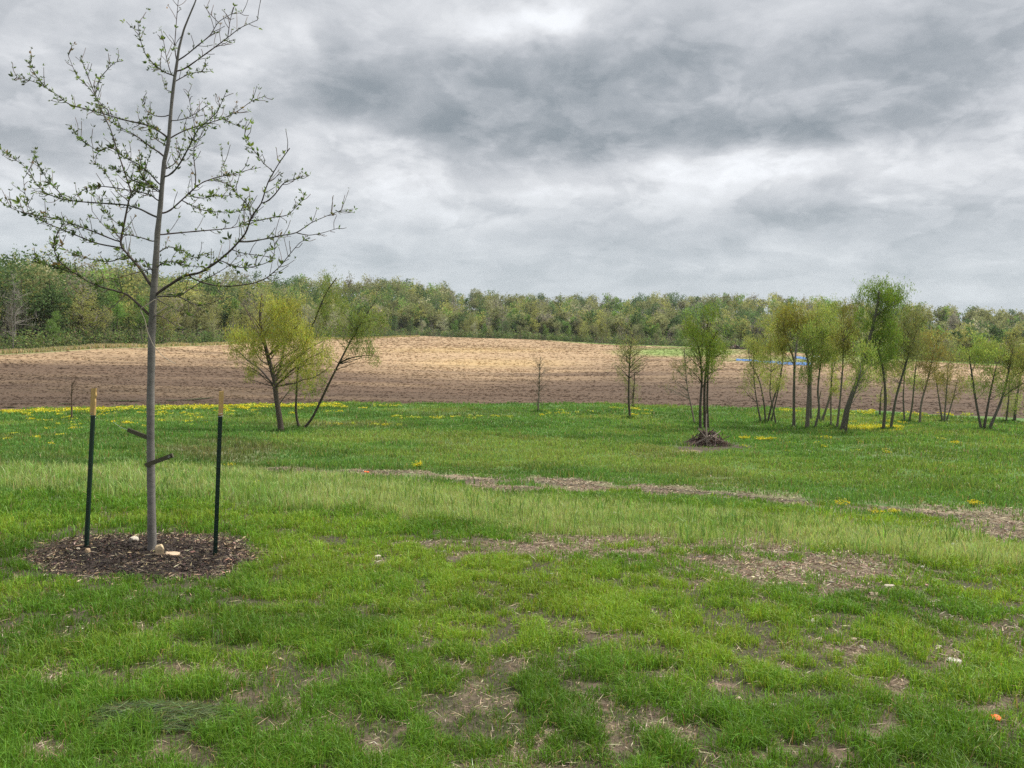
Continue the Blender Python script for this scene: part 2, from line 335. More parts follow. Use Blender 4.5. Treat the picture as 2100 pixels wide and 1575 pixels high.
hue = n3(x, y, 1.3, 3); yl = ss(.42, .66, hue + .10 * rs.normal(size=len(V))); yl = np.maximum(yl, ell(px, py, 640, 1140, 130, 50, .6) * .9)
dk = np.maximum(ss(.45, .7, n4(x, y, .9, 3)), ss(.5, .62, n1(x, y, .3, 2)) * .35)
col = mix((.128, .262, .028), (.25, .385, .042), yl) * (1 - .24 * dk[:, None]); col = col * (1 - strip[:, None] * .7) + np.array([.30, .38, .12]) * strip[:, None] * .7
dry = rs.rand(len(V)) < (.02 + .07 * (1 - clump)); col[dry] = (.34, .27, .13)
b = Buf(); blades(b, V, h, w, lean, jit(col, len(V), .20, rs), rs)
tag(b.obj('lawn_grass', M_grass), 'short green lawn grass growing in tufts over the near slope', 'grass', kind='stuff')
# straw and thatch
V, rs = sample(330000, 2.0, 21, seed=12); r = np.hypot(V[:, 0], V[:, 1])
px, py, mulch, trail, side, chip, spots, gen, pile, brown, strip = zones(V)
pr_ = np.clip(.09 + spots * .55 * ss(.3, .6, n1(V[:, 0], V[:, 1], .4, 2)) + gen * .6 + chip * .9 + side * .5 + trail * .55 + mulch * .12, 0, 1)
keep = rs.rand(len(V)) < pr_ * .75; V = V[keep]; r = r[keep]; N = len(V)
a = rs.rand(N) * 6.283; u = np.stack([np.cos(a), np.sin(a), rs.normal(0, .22, N)], 1); V[:, 2] += .006 + .014 * rs.rand(N)
b = Buf(); pal = np.array([(.40, .33, .22), (.25, .19, .13), (.13, .095, .065), (.56, .48, .34)])[rs.choice(4, N, p=[.3, .3, .28, .12])]
leaves(b, V, (.015 + .09 * rs.rand(N) ** 2.5) + .002 * r, np.maximum(.0028, .0009 * r), jit(pal, N, .15, rs), rs, u)
tag(b.obj('dead_straw', M_straw), 'dry tan straw and dead grass lying in the bare patches', 'straw', kind='stuff')
# wood chips in the chip patch
V, rs = sample(90000, 4.5, 9.5, -.2, .7, seed=13); z = zones(V); V = V[rs.rand(len(V)) < z[5] ** 2 * ss(1300, 1600, z[0]) * .10 + z[6] * .02 * (z[0] > 1400)]; N = len(V)
b = Buf(); a = rs.rand(N) * 6.283; V[:, 2] += .012
leaves(b, V, .02 + .05 * rs.rand(N), .007 + .013 * rs.rand(N), jit((.46, .38, .27), N, .25, rs), rs, np.stack([np.cos(a), np.sin(a), rs.normal(0, .2, N)], 1))
tag(b.obj('wood_chips', M_straw), 'pale wood chips scattered over the bare brown patch right of centre', 'wood chips', kind='stuff')
# tall pale grass strip
V, rs = sample(330000, 6.5, 17, seed=14); z = zones(V); s = z[10]; r = np.hypot(V[:, 0], V[:, 1])
keep = rs.rand(len(V)) < s * (.45 + .5 * ss(.35, .55, n3(V[:, 0], V[:, 1], .7, 3))) * (1 - .8 * z[5]) * (1 - .9 * z[2]); V = V[keep]; r = r[keep]; s = s[keep]; N = len(V); x, y = V[:, 0], V[:, 1]
tuf = ss(.3, .65, n2(x, y, .4, 3))
h = (.09 + .10 * tuf + .05 * s) * (.5 + .8 * rs.rand(N)) * np.interp(z[0][keep], [0, 500, 900, 1300, 2100], [1.2, .95, .75, .58, .62])
col = mix((.36, .46, .17), (.23, .38, .09), ss(.45, .75, n1(x, y, 1.2, 3) + .1 * rs.normal(size=N)))
sp = rs.rand(N) < .15; col[sp] = (.44, .42, .24)
b = Buf(); blades(b, V, h, .0007 * r * (.7 + .6 * rs.rand(N)), np.abs(rs.normal(.25, .2, N)), jit(col, N, .18, rs), rs)
V2, rs = sample(1300, 7, 15, seed=15); z = zones(V2); V2 = V2[rs.rand(len(V2)) < z[10] * .8]; N = len(V2); r = np.hypot(V2[:, 0], V2[:, 1])
for k in range(4):
    blades(b, V2 + rs.normal(0, .015, (N, 3)) * [1, 1, 0], .22 + .16 * rs.rand(N), .0011 * r, .15 + .5 * rs.rand(N), jit((.17, .29, .07), N, .2, rs), rs)
tag(b.obj('tall_grass', M_grass), 'tall pale seeding grass along the brow of the slope', 'grass', kind='stuff')
# meadow
V, rs = sample(520000, 12.5, 64, seed=16, flank=1.0); th = np.arctan2(V[:, 0], V[:, 1]); r = np.hypot(V[:, 0], V[:, 1]); z = zones(V); px, py = z[0], z[1]
x, y = V[:, 0], V[:, 1]
rutm = np.exp(-((py - line(px, trail_pts) + 2) / 4.0) ** 2) * ss(560, 760, px)
bare = np.clip(z[3] * .84 + z[4] * .72 + z[8] * .93 + z[2] + rutm * .8, 0, 1)
keep = (rs.rand(len(V)) < (1 - bare) * (1 - .5 * np.clip(z[9], 0, 1)) * (.5 + .5 * ss(.3, .6, n1(x, y, 1.6, 3)))) & (r < rF(th) * 1.003)
V, r, x, y, px, py, bz = V[keep], r[keep], x[keep], y[keep], px[keep], py[keep], np.clip(z[9][keep], 0, 1); N = len(V)
tuf = ss(.3, .7, n2(x, y, .9, 3)); h = (.05 + .11 * tuf) * (.5 + rs.rand(N)) * np.interp(r, [12, 18, 30, 60], [.7, .9, 1.1, 1.3])
yl = ss(.46, .66, n3(x, y, 6, 4) + .06 * rs.normal(size=N)); dk = ss(.48, .66, n4(x, y, 3.2, 4))
col = mix((.130, .260, .058), (.25, .345, .085), yl) * (1 - .26 * dk[:, None]); col = col * (1 - bz[:, None] * .6) + np.array([.19, .16, .09]) * bz[:, None] * .6
lim = ell(px, py, 1900, 960, 260, 60, .7) * .5; col = col * (1 - lim[:, None]) + np.array([.16, .27, .05]) * lim[:, None]
dr = rs.rand(N) < .06; col[dr] = (.28, .25, .12)
b = Buf(); blades(b, V, h, .0010 * r * (.7 + .6 * rs.rand(N)), np.abs(rs.normal(.3, .25, N)), jit(col, N, .16, rs), rs)
tag(b.obj('meadow_grass', M_grass), 'rough green meadow grass on the slope below the track', 'grass', kind='stuff')
# field stubble and residue
V, rs = sample(300000, 46, 345, seed=17, flank=.9); th = np.arctan2(V[:, 0], V[:, 1]); r = np.hypot(V[:, 0], V[:, 1])
k = (r > rF(th) * 1.004) & (r < rB(th) * .995); V, r = V[k], r[k]; fc = field_col(V); x, y = V[:, 0], V[:, 1]; N = len(V)
row = n2(x * .5, y * 3, 6, 3); keep = rs.rand(N) < .15 + .45 * ss(.4, .7, row); V, r, fc = V[keep], r[keep], fc[keep]; N = len(V)
a = rs.rand(N) * 6.283; V[:, 2] += .03 + .02 * rs.rand(N); dkk = rs.rand(N) < .5
cc = fc * 1.2 + .008; cc[dkk] = fc[dkk] * .85
b = Buf(); leaves(b, V, .0052 * r * (.3 + rs.rand(N) ** 2), .0006 * r, jit(cc, N, .10, rs), rs, np.stack([np.sign(np.cos(a)), np.sin(a) * .3 - .12, rs.normal(0, .04, N)], 1))
tag(b.obj('crop_residue', M_straw), 'broken stalks and clods lying in faint rows over the bare field', 'crop residue', kind='stuff')
# dry fringe grass along the far left field edge
rs = np.random.RandomState(18); N = 26000; th = -.62 + .50 * rs.rand(N) ; r = rB(th) * (.975 + .03 * rs.rand(N)) ; x, y = r * np.sin(th), r * np.cos(th)
keep = rs.rand(N) < (.35 + .65 * ss(.35, .6, n1(x, y, 9, 3))); x, y, r = x[keep], y[keep], r[keep]; N = len(x)
V = np.stack([x, y, H(x, y)], 1); b = Buf()
blades(b, V, (.25 + .55 * rs.rand(N)) * (.4 + .8 * n2(x, y, 6, 2)), .0009 * r, .35 * rs.rand(N), jit(mix((.50, .42, .27), (.24, .28, .10), (rs.rand(N) < .25) * 1.0), N, .15, rs), rs)
tag(b.obj('dry_reeds', M_grass), 'tall tan dead grass fringing the field below the left woods', 'dry grass', kind='stuff')

# ------------------------------------------------------------------ tree growing
def bez(p, c, q, n):
    t = np.linspace(0, 1, n)[:, None]; return p * (1 - t) ** 2 + 2 * c * t * (1 - t) + q * t * t
class Net:                       # points already on the tree, new branches fasten to the best one
    def __init__(s): s.p = np.zeros((0, 3)); s.r = np.zeros(0)
    def add(s, p, r): s.p = np.concatenate([s.p, p]); s.r = np.concatenate([s.r, r])
def attach(b, net, T, rs, col, k, rise=.15, ang=.45, maxr=9, sides=3, nseg=5, jitk=.04):
    new = Net(); tips = []
    order = np.argsort(np.linalg.norm(T - net.p.mean(0), axis=1))
    for i in order:
        t = T[i]; d = t - net.p; L = np.linalg.norm(d, axis=1); cost = L + 1.2 * np.maximum(0, ang * L - d[:, 2])
        j = int(np.argmin(cost)); p = net.p[j]; L = L[j]
        if L < 1e-4: continue
        c = p * .5 + t * .5 + np.array([0, 0, rise * L]) * (-1 if rs.rand() < .12 else 1) + rs.normal(0, .06 * L, 3)
        q = bez(p, c, t, nseg); q[1:-1] += rs.normal(0, jitk * L / nseg * 2, (nseg - 2, 3))
        r0 = min(net.r[j] * .75, k * L ** .8, maxr); rr = np.linspace(r0, r0 * .3, nseg)
        tube(b, q, rr, col, sides, False); new.add(q[1:], rr[1:]); tips.append(q)
    return new, tips
def inball(N, rs, c, rad, shell=.0):
    v = rdir(N, rs); k = (shell + (1 - shell) * rs.rand(N)) ** (1 / 2.2); return c + v * rad * k[:, None]

def stem_tree(name, label, group, stems, crowns, rs, bcol, lcol, leafn, leaf=(.10, .024), n1_=10, n2_=60, n3_=260, fuzz=.17, lm=None, cat='tree', droop=.0, tw=.010):
    base = stems[0][0][0]
    root = empty(name, base, label, cat, group)
    tb, cb, net = Buf(), Buf(), Net(); trunks = []
    for pts, rad in stems:
        pts = np.asarray(pts); n = len(pts); t = np.linspace(0, n - 1, max(8, n * 4)); ip = np.stack([np.interp(t, range(n), pts[:, k]) for k in range(3)], 1)
        for _ in range(2): ip[1:-1] = (ip[:-2] + 2 * ip[1:-1] + ip[2:]) / 4
        rr = np.interp(t, [0, .35, n - 1], [rad[0] * 1.25, rad[0], rad[1]]); rr = rr * (1 + .05 * rs.normal(size=len(rr)))
        ip[0, 2] -= .08
        own = abs(ip[0, 2] + .08 - base[2]) < .45 and np.linalg.norm(ip[0] - base) < 1.2
        tk_ = Buf() if own else tb; trunks += [tk_] if own else []
        tube(tk_, ip, rr, jit(bcol, 1, .05, rs)[0], 8); m = t > (n - 1) * .32; net.add(ip[m], rr[m] * .8)
    T1 = np.concatenate([inball(max(1, int(n1_ * cw)), rs, c, rad, .35) for c, rad, cw in crowns])
    net1, _ = attach(tb, net, T1, rs, bcol, .016, .10, .62, maxr=.036, sides=5, nseg=7)
    tcol = np.array(bcol) * .4 + np.array(lcol) * .45 if leafn else np.array(bcol)
    na = Net(); na.add(net.p, net.r * .5); na.add(net1.p, net1.r)
    lob = []
    for c, rad, cw in crowns:
        for _ in range(5): lob.append((inball(1, rs, c, rad * .9, .5)[0], rad * rs.uniform(.20, .42), cw / 5))
    T2 = np.concatenate([inball(max(2, int(n2_ * cw)), rs, c, rad, .1) for c, rad, cw in lob])
    net2, _ = attach(tb, na, T2, rs, (tcol + np.array(bcol)) / 2, tw, .08, .45, maxr=.016, nseg=5)
    na.add(net2.p, net2.r)
    m3 = sum(int(n3_ * cw) for c, rad, cw in crowns); i3 = rs.randint(0, len(net2.p), m3); hl = (.16 + .10 * min(1, fuzz * 8)) * np.mean([r_[2] for _, r_, _ in crowns]) ** .5
    T3 = net2.p[i3] + np.stack([rs.normal(0, .45, m3), rs.normal(0, .45, m3), .75 + .5 * rs.rand(m3)], 1) * (hl * rs.uniform(.4, 1.6, m3) * np.where(rs.rand(m3) < droop * 3, -.8, 1))[:, None]
    net3, tips = attach(tb, na, T3, rs, tcol, tw * .6, .06 - droop, .35 - droop, maxr=.007, nseg=4)
    if leafn:
        tp = np.concatenate(tips + [q for q in tips]) ; idx = rs.randint(0, len(tp), leafn)
        kc = idx[rs.randint(0, leafn, leafn)] if False else idx; nc_ = max(8, leafn // 8); cc_ = tp[rs.randint(0, len(tp), nc_)] + rs.normal(0, fuzz, (nc_, 3)); c = cc_[rs.randint(0, nc_, leafn)] + rs.normal(0, 1, (leafn, 3)) * [.05, .05, .10]; c[:, 2] -= droop * np.abs(rs.normal(0, .5, leafn))
        u = rdir(leafn, rs); u[:, 2] = np.sign(u[:, 2]) * (np.abs(u[:, 2]) + 1.3); u /= np.linalg.norm(u, axis=1)[:, None]
        hue = n3(c[:, 0] * 1 + c[:, 2], c[:, 1] + c[:, 2], .7, 2)[:, None]
        col = jit(lcol, leafn, .2, rs) * (.75 + .5 * hue)
        leaves(cb, c, leaf[0] * (.6 + .8 * rs.rand(leafn)), leaf[1], col, rs, u)
        cb.v = [v - base for v in cb.v]; cb.obj('crown', lm or M_leaf, root)
    for k_, nm in [(q_, 'trunk') for q_ in trunks] + [(tb, 'branches')]:
        k_.v = [v - base for v in k_.v]; k_.obj(nm, M_bark, root, smooth=True)
    return root

def wpath(pts, Y, rs, lean=.5):       # photo points of one stem -> 3-D, first point on the ground
    g0 = G(*pts[0][:2]) if Y is None else None
    if g0 is None:
        p = P(pts[0][0], pts[0][1], Y); g0 = np.array([p[0], Y, float(H(p[0], Y))])
    Yb = g0[1]; dy = rs.normal(0, lean)
    out = [g0]
    for i, (a, b_) in enumerate(pts[1:], 1): out.append(P(a, b_, Yb + dy * i / (len(pts) - 1)))
    return np.array(out), Yb
NLEAF = 0.95
def willow(label, stems, crowns, seed, leafn, lcol, group='young willows in the meadow', name='willow_tree', bcol=(.075, .06, .045), Y=None, **kw):
    rs = np.random.RandomState(seed); S = []; Yb0 = None
    for pts, w in stems:
        q, Yb = wpath(pts, Y, rs)
        if Yb0 is None: Yb0 = Yb
        S.append((q, (w * .70 * Yb / F / 2, max(.010, w * .26 * Yb / F / 2))))
    Cw = []
    for cx, cy, rx, ry in crowns:
        k = Yb0 / F; Cw.append((P(cx, cy, Yb0 + rs.normal(0, .2)), np.array([rx * k, min(rx, ry) * k * .9, ry * k]), 1.0))
    for cx, cy, rx, ry in crowns[:4]:
        k = Yb0 / F; Cw.append((P(cx + rs.normal(0, 5), cy + ry * 1.45, Yb0 + rs.normal(0, .2)), np.array([rx * k * .9, min(rx, ry) * k * .9, ry * k * 1.0]), .8))
    tot = sum(c[1][0] * c[1][2] for c in Cw); Cw = [(c, r_, len(Cw) * r_[0] * r_[2] * q_ / tot) for c, r_, q_ in Cw]
    return stem_tree(name, label, group, S, Cw, rs, bcol, lcol, int(leafn * NLEAF), **kw)

YG = (.42, .41, .085); OG = (.33, .37, .115); GG = (.28, .36, .10); BR = (.26, .20, .08)
willow('olive yellow spreading willow with a thick dark trunk, left of the bare field centre',
 [([(577.1, 887.1), (572.9, 854.3), (568.0, 825.7), (564.3, 797.1), (563.4, 780.0), (554.3, 748.6), (545.7, 717.1), (538.6, 682.9), (532.9, 654.3), (535.7, 625.7), (537.1, 602.9)], 18), ([(563.4, 782.9), (571.4, 762.9), (577.1, 745.7), (582.9, 708.6), (594.3, 688.6), (602.9, 665.7), (611.4, 651.4)], 10), ([(560.0, 791.4), (555.7, 782.9), (534.3, 757.1), (508.6, 740.0), (494.3, 725.7), (480.0, 711.4)], 7), ([(547.1, 722.9), (538.6, 700.0), (522.9, 668.6), (505.7, 637.1), (500.0, 625.7)], 6), ([(575.7, 752.9), (600.0, 737.1), (617.1, 722.9), (642.9, 708.6), (660.0, 700.6)], 6), ([(552.9, 740.0), (565.7, 722.9), (582.9, 711.4)], 4), ([(571.4, 831.4), (582.9, 814.3), (594.3, 800.0), (605.7, 785.7), (628.6, 768.6)], 4), ([(554.3, 748.6), (534.3, 740.0), (514.3, 700.0), (485.7, 677.1)], 5)],
 [(560, 655, 62, 50), (500, 670, 42, 46), (620, 665, 50, 50), (650, 690, 38, 36), (560, 700, 60, 34), (500, 715, 36, 26), (630, 735, 44, 24), (585, 625, 50, 24)], 1, 21500, (.38, .40, .09), n1_=4, n2_=34, n3_=330, droop=.1)
willow('two stemmed willow standing right beside the thick trunked willow, one stem leaning far right',
 [([(615, 881), (606, 850), (609, 790), (612, 740), (640, 670), (668, 600), (690, 570)], 8), ([(620, 881), (640, 860), (675, 785), (708, 720), (740, 660), (765, 625)], 8)],
 [(672, 610, 28, 42), (690, 580, 18, 20), (755, 645, 45, 45), (630, 730, 45, 38), (735, 690, 36, 34), (690, 650, 34, 34)], 2, 13000, (.21, .27, .07), n1_=7, n2_=40, n3_=180, droop=.05)
willow('tall green willow with three upright stems directly behind the brush pile',
 [([(1436, 884), (1436, 830), (1440, 780), (1437, 740), (1428, 690)], 9), ([(1446, 882), (1444, 800), (1450, 740), (1450, 680), (1452, 650)], 9), ([(1452, 880), (1450, 820), (1453, 730), (1462, 700), (1480, 680)], 7)],
 [(1445, 672, 42, 38), (1442, 715, 45, 30), (1478, 705, 24, 26), (1412, 700, 22, 30)], 3, 10000, (.19, .27, .05), n1_=9, n2_=50, n3_=220)
willow('thin nearly bare whitish stemmed tree left of the three stemmed willow', [([(1425, 872), (1418, 835), (1410, 800), (1405, 750), (1403, 715)], 5)],
 [(1402, 735, 30, 30), (1392, 765, 34, 20)], 4, 800, (.25, .24, .12), bcol=(.20, .17, .14), n1_=12, n2_=70, n3_=200, tw=.016)
willow('slim dark stemmed young tree with sparse green buds right of the photo centre', [([(1292, 859), (1289, 820), (1290, 770), (1292, 725), (1297, 690)], 7)],
 [(1290, 705, 40, 26), (1293, 690, 28, 22), (1280, 725, 34, 16), (1305, 722, 28, 18)], 5, 2600, (.30, .32, .14), n1_=14, n2_=80, n3_=260, tw=.018)
willow('small pale green willow tucked behind the slim dark stemmed young tree', [([(1297, 838), (1300, 800), (1302, 760)], 5)], [(1302, 775, 22, 34), (1285, 780, 16, 24)], 6, 1800, (.22, .25, .10), n2_=30, n3_=100)
willow('small bare leafless tree alone in front of the brown field, right of the photo centre', [([(1104, 846), (1105, 810), (1106, 775), (1108, 735)], 4)],
 [(1107, 765, 20, 42), (1100, 750, 16, 26), (1116, 755, 14, 28)], 7, 0, YG, bcol=(.16, .13, .10), n1_=12, n2_=50, n3_=130, name='bare_tree', group='leafless saplings in the meadow', tw=.022)
willow('small leafless sapling with a brown broom of twigs, far left in front of the field', [([(147, 863), (147, 830), (147, 800), (148, 780)], 5)],
 [(147, 788, 13, 20), (154, 786, 8, 16)], 8, 0, YG, bcol=(.12, .075, .055), n1_=10, n2_=40, n3_=90, name='bare_tree', group='leafless saplings in the meadow', tw=.022)
# the willow group on the right
WG = 'willows standing together on the right'
W = [
 ('leftmost willow of the right group, thin stem bowing left', [([(1561, 868), (1552, 825), (1546, 780), (1545, 700)], 5)], [(1545, 715, 22, 38), (1540, 745, 14, 26)], 2600, OG),
 ('willow of the right group forked at its base, second from the left', [([(1570, 868), (1567, 825), (1557, 777), (1537, 743), (1535, 715)], 5), ([(1574, 868), (1583, 828), (1600, 777), (1606, 740), (1605, 700)], 6)], [(1570, 700, 28, 30), (1602, 690, 18, 40)], 4200, OG),
 ('crooked slender willow of the right group crossing its left neighbour', [([(1592, 876), (1586, 838), (1578, 808), (1582, 760), (1580, 720)], 5), ([(1581, 868), (1590, 828), (1602, 770), (1607, 720)], 5)], [(1588, 680, 28, 36), (1575, 725, 20, 30)], 3600, OG),
 ('straight dark trunk willow of the right group forking into a Y above the tarpaulin', [([(1628, 879), (1628, 820), (1629, 760), (1630, 742), (1615, 700), (1606, 670), (1610, 640)], 9), ([(1630, 745), (1634, 700), (1637, 660), (1634, 640)], 6)], [(1603, 655, 26, 30), (1636, 655, 24, 34), (1615, 640, 22, 18)], 6200, (.25, .25, .06)),
 ('thick upright willow of the right group, just right of the Y forked one', [([(1655, 882), (1658, 820), (1660, 770), (1657, 740), (1650, 715)], 12), ([(1662, 860), (1662, 770), (1667, 720), (1674, 690)], 8)], [(1655, 690, 24, 34), (1680, 670, 26, 36)], 5200, GG),
 ('willow of the right group rising in a gentle curve, fifth trunk from the left', [([(1670, 882), (1681, 840), (1676, 800), (1685, 730), (1688, 700)], 8)], [(1690, 660, 26, 34), (1684, 700, 20, 30)], 4200, OG),
 ('willow of the right group leaning right out of a split base', [([(1684, 868), (1704, 810), (1706, 760), (1710, 700), (1722, 690)], 7), ([(1682, 866), (1678, 830), (1684, 800)], 5)], [(1712, 655, 30, 34), (1725, 690, 20, 24)], 4800, GG),
 ('thin straight willow stem of the right group behind the leaning ones', [([(1704, 878), (1704, 830), (1705, 780), (1712, 740)], 5)], [(1715, 720, 18, 34)], 2000, OG),
 ('willow of the right group tapering upright just left of the tallest one', [([(1716, 882), (1724, 810), (1729, 740), (1730, 700)], 7)], [(1734, 680, 24, 36), (1745, 640, 18, 20)], 3600, (.22, .22, .07)),
 ('tallest willow, thick trunk leaning right with a bushy crown above the ridge', [([(1726, 886), (1738, 832), (1760, 777), (1776, 720), (1790, 670), (1800, 625), (1803, 595)], 14), ([(1776, 720), (1800, 690), (1815, 670)], 6)], [(1798, 622, 36, 42), (1832, 602, 28, 18), (1795, 665, 38, 34), (1808, 594, 30, 18)], 13000, (.17, .26, .05)),
 ('slim secondary willow trunk leaning right at the foot of the tallest willow', [([(1734, 892), (1741, 838), (1758, 790), (1766, 760)], 6)], [(1772, 735, 20, 28)], 2000, GG),
 ('short thin willow stem half hidden left of the curved dark trunk', [([(1804, 855), (1806, 810), (1810, 790)], 5)], [(1812, 770, 16, 24)], 1300, OG),
 ('willow with an S curved dark trunk bending back left over the yellow flowers', [([(1811, 885), (1817, 820), (1811, 750), (1800, 715), (1795, 690)], 9)], [(1795, 690, 24, 30), (1812, 730, 14, 26)], 3200, GG),
 ('willow leaning right immediately right of the S curved trunk', [([(1826, 883), (1837, 815), (1855, 755), (1872, 700), (1880, 680)], 8)], [(1855, 668, 34, 34), (1835, 700, 22, 34), (1880, 660, 22, 26)], 6000, (.20, .22, .09)),
 ('small upright willow behind, between the two right leaning trunks', [([(1855, 866), (1852, 815), (1855, 770), (1860, 740)], 5)], [(1858, 740, 20, 34)], 2000, OG),
 ('willow bowing right then upright, with a thin dark stem beside the forked pair', [([(1864, 867), (1871, 832), (1877, 760), (1883, 715)], 6)], [(1882, 705, 22, 40)], 2800, GG),
 ('olive brown crowned willow leaning right in the middle of the right half', [([(1886, 872), (1888, 830), (1905, 770), (1917, 710)], 7)], [(1915, 700, 30, 26), (1905, 725, 24, 30)], 4200, (.26, .23, .08)),
 ('low broad willow shrub with three thin stems fanning up', [([(1933, 867), (1924, 808), (1917, 758)], 5), ([(1936, 867), (1942, 792), (1945, 746)], 5), ([(1940, 867), (1955, 817), (1964, 777)], 4)], [(1932, 745, 34, 32), (1962, 745, 24, 30)], 4200, (.24, .23, .09)),
 ('willow with two stems spreading in a V left of the far right trees', [([(2013, 884), (2001, 823), (1990, 746), (1985, 715)], 7), ([(2017, 884), (2029, 814), (2044, 746)], 7)], [(1990, 712, 28, 32), (2040, 735, 28, 30)], 5200, GG),
 ('willow leaning strongly right from the V shaped willow base', [([(2027, 884), (2057, 814), (2072, 746), (2075, 715)], 8)], [(2070, 715, 32, 34), (2085, 740, 20, 24)], 4400, (.22, .24, .08)),
 ('thin willow near the right border with a slightly tilted stem', [([(2063, 867), (2069, 814), (2070, 777)], 5)], [(2070, 770, 20, 34)], 1900, OG),
 ('rightmost willow with a short dark trunk at the photo border', [([(2080, 867), (2084, 823), (2088, 800), (2096, 760)], 8)], [(2095, 750, 26, 44)], 3200, GG)]
for i, (lb, st, cr, nl, lc) in enumerate(W):
    ar = sum(c[2] * c[3] for c in cr) / 1500
    cr = [(a, b_ + 4, rx * 1.22, ry * 1.1) for a, b_, rx, ry in cr]
    willow(lb, st, cr, 20 + i, int(nl * 1.5), lc, WG, n1_=7, n2_=int(22 + 8 * ar), n3_=int(90 + 30 * ar), bcol=tuple(np.array([.125, .11, .088]) * (.8 + .05 * (i % 9))))

tb_ = Buf(); rs = np.random.RandomState(19)
for o in [o for o in C.objects if o.name.startswith(('willow_tree', 'bare_tree'))]:
    L0 = np.array(o.location); n_ = 260; q = L0 + np.stack([rs.normal(0, .30, n_), rs.normal(0, .25, n_), np.zeros(n_)], 1); q[:, 2] = H(q[:, 0], q[:, 1])
    blades(tb_, q, (.12 + .22 * rs.rand(n_)) * np.exp(-np.hypot(q[:, 0] - L0[0], q[:, 1] - L0[1]) * 1.2), np.full(n_, .0010 * L0[1]), .4 * rs.rand(n_), jit((.10, .19, .045), n_, .25, rs), rs)
tag(tb_.obj('grass_tufts', M_grass), 'longer grass left standing round the feet of the meadow trees', 'grass', kind='stuff')

# ------------------------------------------------------------------ staked sapling in the foreground
rs = np.random.RandomState(5)
SB = G(311, 1128); SY = SB[1]
sp = lambda px, py, dy=0.0: P(px, py, SY + dy)
root = empty('young_tree', SB, 'slender grey barked young tree with sparse opening leaves between two green posts', 'tree')
trunk_px = [(311, 1134, 19), (311, 1110, 17.5), (310, 950, 16), (309, 800, 15), (310, 700, 14.5), (314, 640, 15), (318, 560, 13), (322, 480, 11), (330, 420, 9.5), (337, 330, 8.3), (345, 290, 7.6), (352, 220, 6.4), (358, 160, 6.2), (366, 100, 4.6), (378, 60, 3.6), (400, 5, 2.6), (412, -35, 1.6)]
tb = Buf(); t0 = np.arange(len(trunk_px)); t = np.linspace(0, len(t0) - 1, 90)
tx = np.interp(t, t0, [q[0] for q in trunk_px]); ty = np.interp(t, t0, [q[1] for q in trunk_px]); tw = np.interp(t, t0, [q[2] for q in trunk_px])
tx = tx + .8 * np.sin(t * 2.1); tpts = np.array([sp(a, b_) for a, b_ in zip(tx, ty)]); tr = tw / 2 * SY / F * (1 + .04 * np.sin(t * 7.3))
tube(tb, tpts, tr, (.165, .155, .145), 14)
pool = [tpts[30:].copy()]; poolpx = [np.stack([tx[30:], ty[30:]], 1)]
bb, lbuf = Buf(), Buf(); clusters = []
